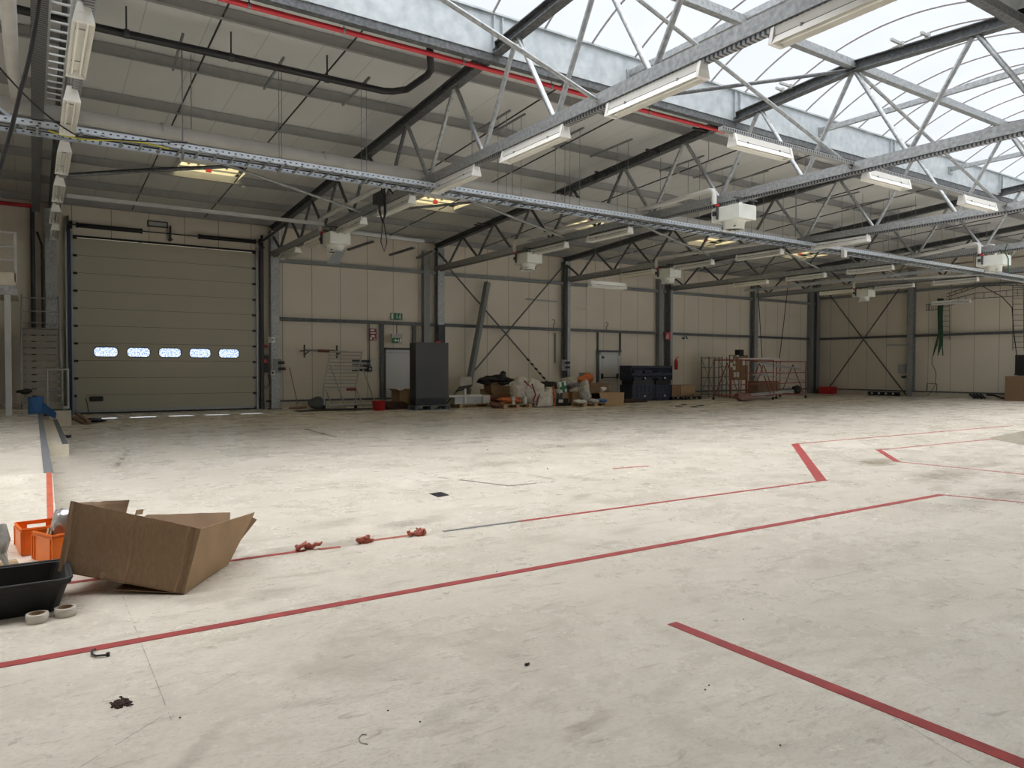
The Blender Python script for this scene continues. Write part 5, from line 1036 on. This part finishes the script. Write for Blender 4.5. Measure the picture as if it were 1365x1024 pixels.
a, b = at(702, 399, DY-.12), at(742, 402, DY-.12); single('wall_bar', MB().bar(a, b, .05, .06), 'steel_light', 'thin pale bar on the far wall above the white bags', 'bar')
def ladder(name, label, P, Q, n, mt='galv_dark', r_=.018):
    t = thing(name, label, 'cable ladder', (P[0]+P[-1])/2, 'cable ladders on the end wall')
    MB().tube(P, r_, 6).build('side_rail', mt, t); MB().tube(Q, r_, 6).build('side_rail', mt, t)
    def samp(L, u): k = min(int(u*(len(L)-1)), len(L)-2); return L[k].lerp(L[k+1], u*(len(L)-1)-k)
    for k in range(n): MB().tube([samp(P, (k+.5)/n), samp(Q, (k+.5)/n)], r_*.7, 5).build('rung', mt, t)
e_ = WX-.14
ladder('cable_ladder', 'vertical cable ladder on the end wall with green cables before it', [ax(1250, 398, e_), ax(1251, 452, e_)], [ax(1265.5, 396, e_), ax(1266, 453, e_)], 8)
ladder('cable_ladder', 'taller vertical cable ladder at the right edge of the photo', [ax(1350, 380, e_), ax(1350, 467, e_)], [ax(1364, 380, e_), ax(1365, 467, e_)], 12)
ladder('cable_ladder', 'overhead cable ladder bending along the end wall above green cables', [ax(1234, 406, e_-.5), ax(1246, 405, e_-.5), ax(1300, 391, e_-.5), ax(1380, 384, e_-.5)], [ax(1234, 414, e_-.1), ax(1246, 413, e_-.1), ax(1300, 398, e_-.1), ax(1380, 393, e_-.1)], 16)
ladder('cable_ladder', 'upper cable duct rising from the strip light along the end wall', [ax(1262, 392, e_-.3), ax(1305, 378, e_-.3), ax(1340, 377, e_-.3), ax(1385, 378, e_-.3)], [ax(1262, 396, e_-.1), ax(1305, 382, e_-.1), ax(1340, 380, e_-.1), ax(1385, 382, e_-.1)], 16, 'dark')
t = thing('cable_bundle', 'bundle of green cables hanging frayed from the overhead ladder on the end wall', 'cables', ax(1252, 440, e_-.4))
for k in range(9):
    a = ax(1250+k*.9, 398, e_-.4-.02*k); m_ = ax(1251+k*.7, 445, e_-.35); b = ax(1244+k*1.6, 474-(k % 4)*4, e_-.35); MB().tube([a, a.lerp(m_, .5)+V((0, .03*math.sin(k), 0)), m_, m_.lerp(b, .6)+V((0, .02, 0)), b], .028, 6).build('cable', 'green_cable', t)
single('power_cable', MB().tube([ax(*p, e_-.2) for p in ((1243, 474), (1242, 485), (1246, 492), (1248, 500), (1246, 515), (1240, 524), (1236, 528))], .014, 6), 'rubber', 'thin black cable hanging from the green cables to the floor', 'cable')
single('wire_loop', MB().tube([ax(*p, WX-.06) for p in ((1235, 523), (1236, 511), (1249, 512), (1248, 524))], .02, 6), 'dark', 'square dark wire frame low on the end wall', 'frame')
single('power_cable', MB().tube([ax(*p, e_-.1) for p in ((1310, 382), (1335, 395), (1349, 410), (1351, 440), (1356, 480), (1358, 495), (1352, 500))], .02, 6), 'rubber', 'black cable curving down to the box at the right edge', 'cable')
single('green_cable', MB().tube([ax(*p, 26.8) for p in ((1343, 325), (1339, 335), (1344, 345), (1344, 362))], .02, 6), 'green_cable', 'green cable looping beside the heater at the right edge', 'cable')
for k in range(4): a, b = ax(1293+k*4.6, 526, WX-.5), ax(1299+k*4.6, 532, WX-.9); single('black_pipe', MB().tube([a, (b.x, b.y, .06)], .06, 8), 'black', 'short slanting black pipe stub by the end wall, %s of four' % ORD[k], 'pipe', 'black pipe stubs')
single('hose', MB().tube([(p.x, p.y, max(.05, p.z)) for p in [ax(*q_, WX-.5) for q_ in ((1315, 526.5), (1325, 527), (1336, 531), (1350, 531), (1372, 529))]], .045, 8), 'black', 'black hose running along the end wall into the cardboard box', 'hose')
a = az(1352, 535); r = carton('brown cardboard box with orange rim at the right edge of the photo', (a.x+.9, a.y-.2, 0), (1.3, 1.3, at(1356, 502, a.y).z), -.15, 'card', 't')
single('monitor', MB().box((a.x+.75, a.y-.4, at(1356, 501, a.y).z+.02), (a.x+.85, a.y+.3, at(1360, 473, a.y).z)).box((a.x+.5, a.y-.2, at(1356, 501, a.y).z+.0), (a.x+1.1, a.y+.1, at(1356, 501, a.y).z+.04)), 'black', 'black flat screen standing on the box at the right edge', 'screen')
# ================================================================== floor tapes and the foreground
def tape(label, pts, w, mt='tape_red', z=.003, name='floor_tape', zf=None):
    q = MB(); P = [V((x, y, 0)) for x, y in pts]
    for i in range(len(P)-1):
        a, b = P[i], P[i+1]; d = (b-a).normalized(); n_ = V((-d.y, d.x, 0))*w/2; n_s = max(1, int((b-a).length/.25))
        for k in range(n_s):
            p, r = a.lerp(b, k/n_s), a.lerp(b, (k+1)/n_s); j1 = 1+.06*mnoise.noise(p*7); j2 = 1+.06*mnoise.noise(r*7)
            za, zb_ = (zf(p.y), zf(r.y)) if zf else (0, 0)
            vs = [p-n_*j1, r-n_*j2, r+n_*j2, p+n_*j1]; zs = [za, zb_, zb_, za]
            q.hexa([V((v.x, v.y, zz+.0003)) for v, zz in zip(vs, zs)]+[V((v.x, v.y, zz+z)) for v, zz in zip(vs, zs)])
    return single(name, q, mt, label, 'floor tape', 'floor marking tapes')
tape('long red floor tape crossing the photo in front of the cardboard box', [(-1.6, 4.44), (9.0, 4.40)], .075)
tape('red floor tape running on behind the end of the long tape, at right', [(9.0, 4.4), (9.25, 3.65), (9.9, 2.0)], .04)
tape('long orange red floor tape from the dark worn gap to the diagonal', [(3.95, 5.87), (8.80, 5.82)], .05)
tape('dark worn grey stretch of tape before the orange red floor tape', [(3.12, 5.885), (3.95, 5.87)], .045, 'tape_grey')
tape('wide red diagonal floor tape linking the two back tapes', [(8.77, 5.82), (12.6, 8.95)], .14)
tape('thin far red floor tape running right from the diagonal', [(12.6, 8.95), (21.5, 8.75)], .06)
tape('short red diagonal floor tape at right, near the stains', [(11.6, 6.36), (12.98, 7.46)], .10)
tape('thin red tape running right from the short diagonal towards the grate', [(12.98, 7.46), (18.2, 7.25)], .05)
tape('thin red tape from the near end of the short diagonal to the right edge', [(11.6, 6.36), (11.75, 4.5), (12.4, 3.0)], .05)
tape('wide red floor tape at bottom right running towards the viewer', [(3.12, 3.03), (3.125, 1.05)], .075)
tape('red floor tape seen behind and under the cardboard box', [(.1, 5.88), (1.85, 5.88)], .05)
tape('faint short red tape scrap alone in the middle of the floor', [(7.2, 8.2), (7.85, 8.12)], .05)
tape('thin red tape strip between the two crumpled pieces', [(2.39, 5.905), (2.95, 5.91)], .05, 'tape_brown')
tape('short brick red tape strip right of the nearest crumpled piece', [(1.95, 5.86), (2.13, 5.84)], .05, 'tape_brown')
ZR = lambda y: max(0., min(LZ, (y-RY0)/(RY1-RY0)*LZ))
tape('dark grey grip tape along the edge of the landing', [(.125, 9.0), (.125, 21.6)], .085, 'tape_grey', .004, zf=lambda y: LZ)
tape('orange tape along the edge of the ramp beside the crates', [(.108, 6.25), (.112, 7.1), (.130, 9.0)], .05, 'tape_orange', .004, zf=ZR)
tape('dark grey grip tape on the edge of the low step', [(.45, 14.47), (.45, 21.35)], .09, 'tape_grey', .004, zf=lambda y: SZ)
tape('orange tape patch on the floor between the crates and the tub', [(.10, 5.9), (.11, 6.22)], .05, 'tape_orange')
for j, (px, py, r_) in enumerate(((411, 729, .06), (488, 721, .05), (557, 711, .06))):
    c = az(px, py+3); q = MB()
    for k in range(5):
        a = rnd.random()*6.3; o = V((rnd.uniform(-1, 1)*r_*(1.1 if j else 1.4), rnd.uniform(-.5, .5)*r_, 0)); q.tube([c+o+V((.03*math.cos(a+t*.9)*(1+.2*t), .02*math.sin(a+t), .012+.010*t+.012*math.sin(2*t+k))) for t in range(5)], [.010, .016, .018, .014, .008], 6)
    q.blob(c+V((0, 0, .02)), (r_*.6, r_*.5, .03), 30+j, .6, floor=.003, n=2)
    single('crumpled_tape', q, 'tape_brown', 'crumpled piece of brick red tape on the floor, %s' % ('nearest the cardboard box', 'middle one of three', 'farthest right of three')[j], 'tape scrap', 'crumpled tape')
G['dusty_bar'] = mat('dusty grate bar', (.36, .32, .25), .8, var=.15)
# drain cover, hook, dirt
a, b, c, d = az(572.5, 658.5), az(584, 663), az(598.5, 660.5), az(587, 656.5)
r = thing('drain_cover', 'small black square drain cover in the middle of the floor', 'drain cover', (a+c)/2); q = MB(); q.hexa([V((p.x, p.y, .0005)) for p in (a, b, c, d)]+[V((p.x, p.y, .006)) for p in (a, b, c, d)]); q.build('plate', 'rubber', r)
q = MB()
for k in range(1, 6): t = k/6; q.bar(a.lerp(b, t)+V((0, 0, .008)), d.lerp(c, t)+V((0, 0, .008)), .01, .006)
q.build('rib', 'dark', r)['kind'] = 'stuff'
q = [az(*p) for p in ((127, 868), (122, 871), (123, 875), (128, 877), (140, 876), (144, 875))]
r = thing('steel_hook', 'small black bent hook on the floor before the long red tape', 'hook', q[2]); MB().tube([(p.x, p.y, .010) for p in q], .006, 8).build('rod', 'black', r); MB().lathe([(0, 0), (.009, 0), (.009, .02), (0, .02)], q[-1], 10).build('head', 'black', r)
def crumbs(name, px, py, n_, sx, sy, mt, label, seed, s=(.004, .012)):
    c = az(px, py); g_ = random.Random(seed); q = MB()
    for k in range(n_): x, y = g_.gauss(0, sx), g_.gauss(0, sy); z = g_.uniform(*s); q.blob((c.x+x, c.y+y, z*.3), (z*1.3, z, z*.6), k, .4, n=1, floor=.0005)
    o = single(name, q, mt, label, 'dirt'); o['kind'] = 'stuff'; return o
crumbs('dirt_pile', 161, 938, 130, .018, .022, 'brown_dirt', 'small pile of rust brown dirt on the floor at lower left', 3, (.003, .009))
c = az(703, 887); single('black_scrap', MB().blob((c.x-.005, c.y, .005), (.010, .009, .008), 3, .6, floor=.0005).blob((c.x+.008, c.y+.003, .004), (.007, .004, .006), 4, .6, floor=.0005), 'black', 'small black plastic scrap on the near floor', 'scrap')
q = [az(*p) for p in ((489, 980), (482, 980), (478, 985), (481, 991), (490, 993))]; single('wire_ring', MB().tube([(p.x, p.y, .003) for p in q], .0022, 6), 'steel_light', 'broken thin wire ring on the floor at bottom centre', 'wire')
for j, (px, py) in enumerate(((662, 762), (1262, 738), (991, 826), (517, 948), (560, 963), (240, 957), (945, 914), (940, 920), (1040, 994), (730, 625), (818, 640), (650, 600))):
    c = az(px, py); z = .0032*max(1, c.y/4); single('floor_pebble', MB().blob((c.x, c.y, z*.5), (z*1.5, z*1.2, z), j, .4, n=2, floor=.0005), 'rubber', 'tiny dark pebble on the floor, %s from left' % ORD[sorted((662, 1262, 991, 517, 560, 240, 945, 940, 1040, 730, 818, 650)).index(px)], 'pebble', 'tiny pebbles')
a, b, c, d = [az(*p) for p in ((1320, 584), (1420, 605), (1470, 588), (1365, 575))]
r = thing('floor_grate', 'wide brown grey grate set in the floor at the right edge', 'grate', (a+c)/2); q = MB(); q.hexa([V((p.x, p.y, .0005)) for p in (a, b, c, d)]+[V((p.x, p.y, .004)) for p in (a, b, c, d)]); q.build('plate', 'brown_dirt', r)
q = MB()
for k in range(0, 41): t = k/40; q.bar(a.lerp(b, t)+V((0, 0, .0045)), d.lerp(c, t)+V((0, 0, .0045)), .06, .003)
for k in range(0, 15): t = k/14; q.bar(a.lerp(d, t)+V((0, 0, .0048)), b.lerp(c, t)+V((0, 0, .0048)), .05, .003)
q.build('bars', 'dusty_bar', r)['kind'] = 'stuff'
# ---- the big open cardboard box
BR = V((.815, 5.165, .004)); BL = at(77, 762, 5.62); TL = at(94, 668, 5.72); TR2 = at(268, 705, 5.22)
FR = az(305, 752, .004); FT = at(340, 683, 6.05); FM = at(311, 731, 5.93)
BKL = BL+V((.36, .62, .02)); LT = at(172, 667.5, 6.3); BT = at(307, 684, 6.35); BTL = at(196, 687, 6.42); FRb = V((FR.x+.05, FR.y+.12, .01)); BB = BKL.lerp(FR, .5)+V((.0, .1, 0))
r = thing('cardboard_box', 'large open brown cardboard box tilted on the floor beside orange crates', 'box', BR)
def sheet(pts, nu, nv, t, amp, seed, off, crease=()):
    """a bilinear cardboard wall with slight waviness and thickness"""
    A, B, Cc, D = pts; nrm = (B-A).cross(D-A).normalized(); f, k = [], []
    for i in range(nu+1):
        for j in range(nv+1):
            u, v = i/nu, j/nv; p = A.lerp(B, u).lerp(D.lerp(Cc, u), v); w = amp*mnoise.noise(V((u*2.2, v*1.7, seed)))*math.sin(PI*u)+amp*.35*mnoise.noise(V((u*9, v*3, seed+4)))*v
            for c_, d_ in crease: w += d_*math.exp(-((u-c_-.01*math.sin(v*5))/.010)**2)
            if crease: p = p+V((0, 0, .007*mnoise.noise(V((u*16, seed, 0)))*v**6))
            f.append(p+nrm*w); k.append(p+nrm*(w+t*off))
    n1 = len(f); W = nv+1; fs = []
    for i in range(nu):
        for j in range(nv): q_ = (i*W+j, (i+1)*W+j, (i+1)*W+j+1, i*W+j+1); fs += [q_, tuple(z+n1 for z in q_)[::-1]]
    for i in range(nu): fs += [(i*W, (i+1)*W, (i+1)*W+n1, i*W+n1), (i*W+nv, (i+1)*W+nv, (i+1)*W+nv+n1, i*W+nv+n1)]
    for j in range(nv): fs += [(j, j+1, j+1+n1, j+n1), (nu*W+j, nu*W+j+1, nu*W+j+1+n1, nu*W+j+n1)]
    return MB().add(f+k, fs)
sheet((BL, BR, TR2, TL), 90, 10, .007, .018, 1, -1, ((.045, .009), (.085, -.006), (.93, .008), (.965, -.008), (.52, .003))).build('front_wall', 'card', r)
q = sheet((BR, FR, FM.lerp(FT, .0), TR2.lerp(BR, .0)), 10, 6, .007, .01, 2, -1)
MB().add(*(lambda P: (P+[p+V((-.004, .005, 0)) for p in P], [(0, 1, 2, 3, 4), (9, 8, 7, 6, 5)]+[(i, (i+1) % 5, (i+1) % 5+5, i+5) for i in range(5)]))([BR, FR, FM, FT, TR2])).build('right_wall', 'card_pale', r)  # brighter lit side put into the colour as paler cardboard
LT2 = at(150, 692, 6.25)
sheet((BL, BKL, LT2, TL), 6, 5, .007, .01, 3, 1).build('left_wall', 'card', r)
sheet((at(112, 694, 5.98), at(166, 690, 6.25), LT, at(104, 671, 6.12)), 8, 5, .007, .012, 6, 1).build('top_flap', 'card', r)
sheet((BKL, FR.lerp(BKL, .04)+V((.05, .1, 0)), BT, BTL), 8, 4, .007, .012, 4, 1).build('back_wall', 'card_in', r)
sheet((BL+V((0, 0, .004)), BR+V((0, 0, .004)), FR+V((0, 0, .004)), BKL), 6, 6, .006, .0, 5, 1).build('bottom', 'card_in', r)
f0, f1, f2 = FT.lerp(FM, .45)+V((.01, .01, 0)), at(342, 693, 6.1), FM+V((.01, .01, .0))
MB().prism([f0, at(336, 690, 6.06), f1, f2], (.006, .006, 0)).build('torn_flap', 'card', r)
sheet((BL.lerp(BR, .45)+V((.0, .01, -.06)), BR+V((0, .01, 0)), BR+V((.08, .25, .0)), BL.lerp(BR, .45)+V((.2, .3, -.04))), 3, 3, .006, 0, 7, 1).build('shadow_flap', 'card_in', r)  # dark sheet put in for the shadow under the box edge
for p, q_ in ((BL.lerp(BR, .36), .03), (TL.lerp(TR2, .46), -.05)): c = p+V((-.004, -.006, q_)); MB().blob(c, (.018, .004, .022), 8, .6, n=2).build('tape_patch', 'wood_old', r)
c = at(186, 684, 5.9); MB().quad(c+V((-.03, 0, -.01)), c+V((.02, 0, -.01)), c+V((.03, .02, .02)), c+V((-.02, .02, .02)), .006).build('tape_tab', 'card_pale', r)
# ---- orange crates
def euro(label, O, ex, ey, w, d, h, mt='orange'):
    r = thing('stacking_crate', label, 'crate', O, 'orange crates'); ex, ey = V(ex).normalized(), V(ey).normalized(); Z = V((0, 0, 1))
    M = Matrix(((ex.x, ey.x, 0, O.x), (ex.y, ey.y, 0, O.y), (0, 0, 1, O.z), (0, 0, 0, 1))); t = .006
    q = MB(); q.box((0, 0, 0), (w, d, t), M)
    def wall(a, b, n_):    # walls with a grip hole on the short sides
        pass
    q.box((0, 0, 0), (w, t, h), M); q.box((0, 0, 0), (t, d, h), M); q.box((w-t, 0, 0), (w, d, h), M)
    g0, g1, z0, z1 = w*.28, w*.72, h*.70, h*.86
    q.box((0, d-t, 0), (w, d, z0), M).box((0, d-t, z1), (w, d, h), M).box((0, d-t, z0), (g0, d, z1), M).box((g1, d-t, z0), (w, d, z1), M)
    q.build('body', mt, r, .0015); q = MB(); e = .008
    for z in (h-.012, h-.034): q.box((-e, -e, z), (w+e, 0, z+.007), M).box((-e, d, z), (w+e, d+e, z+.007), M).box((-e, 0, z), (0, d, z+.007), M).box((w, 0, z), (w+e, d, z+.007), M)
    q.build('rim', mt, r, .002); q = MB()
    for x, y in ((-e, -e), (w-.0, -e), (-e, d), (w, d)): q.box((x, y, .006), (x+e, y+e, h-.03), M)
    for x in (.03, w-.03): q.box((x-.003, -e, .01), (x+.003, 0, h-.034), M)
    q.build('corner_rib', mt, r); return r
O = az(44, 746); P = az(78, 755.5); ex = (P-O); ey = V((-ex.y, ex.x, 0)); hB = at(41.5, 707.5, O.y).z
euro('orange plastic crate in front, holding a silver bag', O, ex, ey, .30, .36, hB)
O2 = az(29, 742); P2 = az(20, 731); ey2 = (P2-O2); ex2 = V((ey2.y, -ey2.x, 0)); h2 = at(27, 705.5, O2.y).z
euro('orange plastic crate behind, with an open grip hole', O2+V((0, 0, .0)), ex2, ey2, .30, .34, h2)
M = O+ex.normalized()*.14+ey.normalized()*.16
single('silver_bag', MB().blob(M+V((.01, 0, .22)), (.095, .085, .15), 15, .22, 2.6, 4, M=Matrix.Rotation(.2, 3, 'Y'), sq=.6), 'silver', 'crumpled silver foil bag standing in the front orange crate', 'bag')
single('cardboard_strips', MB().bar(M+V((-.11, -.06, .17)), M+V((-.1, .06, .19)), .012, .09).bar(M+V((-.09, -.08, .17)), M+V((-.08, .04, .19)), .012, .09), 'card_pale', 'pale cardboard strips in the front orange crate beside the silver bag', 'strips')
# ---- black mortar tub and rolls of tape
r = thing('mortar_tub', 'dusty black plastic tub at the left edge before the orange crates', 'tub', (-.25, 5.4, 0))
def ring(x0, x1, y0, y1, z, rr=.06, n_=5):
    P = []
    for cx_, cy_, t0 in ((x1-rr, y1-rr, 0), (x0+rr, y1-rr, 1), (x0+rr, y0+rr, 2), (x1-rr, y0+rr, 3)):
        for i in range(n_): t = PI/2*(t0+i/(n_-1)); P.append(V((cx_+rr*math.cos(t), cy_+rr*math.sin(t), z)))
    return P
X0, X1, Y0, Y1, HT = -.75, .185, 5.17, 5.72, .205
L_ = [ring(X0+.07, X1-.07, Y0+.07, Y1-.07, 0), ring(X0+.015, X1-.015, Y0+.015, Y1-.015, HT-.03), ring(X0, X1, Y0, Y1, HT-.03), ring(X0, X1, Y0, Y1, HT), ring(X0+.028, X1-.028, Y0+.028, Y1-.028, HT), ring(X0+.08, X1-.08, Y0+.08, Y1-.08, .012)]
n_ = len(L_[0]); vs = [p for R_ in L_ for p in R_]; fs = [(i*n_+k, i*n_+(k+1) % n_, (i+1)*n_+(k+1) % n_, (i+1)*n_+k) for i in range(len(L_)-1) for k in range(n_)]+[tuple(range(n_))[::-1], tuple(range(5*n_, 6*n_))]
MB().add(vs, fs, False).build('body', 'tub', r, .004); MB().tube(L_[3]+[L_[3][0]], .010, 8).build('rim', 'tub', r)
for j, (px, py) in enumerate(((49.5, 824), (87, 818.5))):
    c = az(px, py); c.y = min(c.y, 5.09) if j == 0 else c.y; r = thing('tape_roll', 'beige tape roll lying flat before the black tub, %s one' % ('left', 'right')[j], 'tape roll', c, 'tape rolls')
    if j: c = V((c.x+.0, 5.13, 0))
    MB().lathe([(.042, 0), (.058, 0), (.059, .024), (.058, .05), (.042, .05), (.042, 0)], c, 32).build('tape', 'white_tape', r); MB().lathe([(.036, .001), (.042, .001), (.042, .051), (.036, .051), (.036, .001)], c, 28).build('core', 'card', r)
single('wooden_dowel', MB().tube([(-.36, 6.3, .05), (-.12, 6.42, .05)], .045, 16), 'wood', 'pale wooden dowel end on the floor at the left edge', 'dowel')
r = thing('white_strap', 'crumpled white plastic film strip hanging at the left edge', 'film', (-.27, 6.2, 0))
q = [at(2, 700, 6.2), at(4, 720, 6.15), at(2, 738, 6.1), at(8, 750, 6.1), at(10, 764, 6.1), at(8, 772, 6.1)]
MB().tube(q, [.03, .045, .03, .018, .014, .006], 8).build('film', 'film', r); MB().tube([p+V((.012, -.02, .0)) for p in q[2:]], [.012, .010, .012, .006], 8).build('ribbon', 'paper', r)
single('dark_lump', MB().blob((-.35, 6.35, .09), (.12, .12, .1), 77, .4, floor=.001), 'film', 'pale plastic lump behind the white strip at the left edge', 'film')
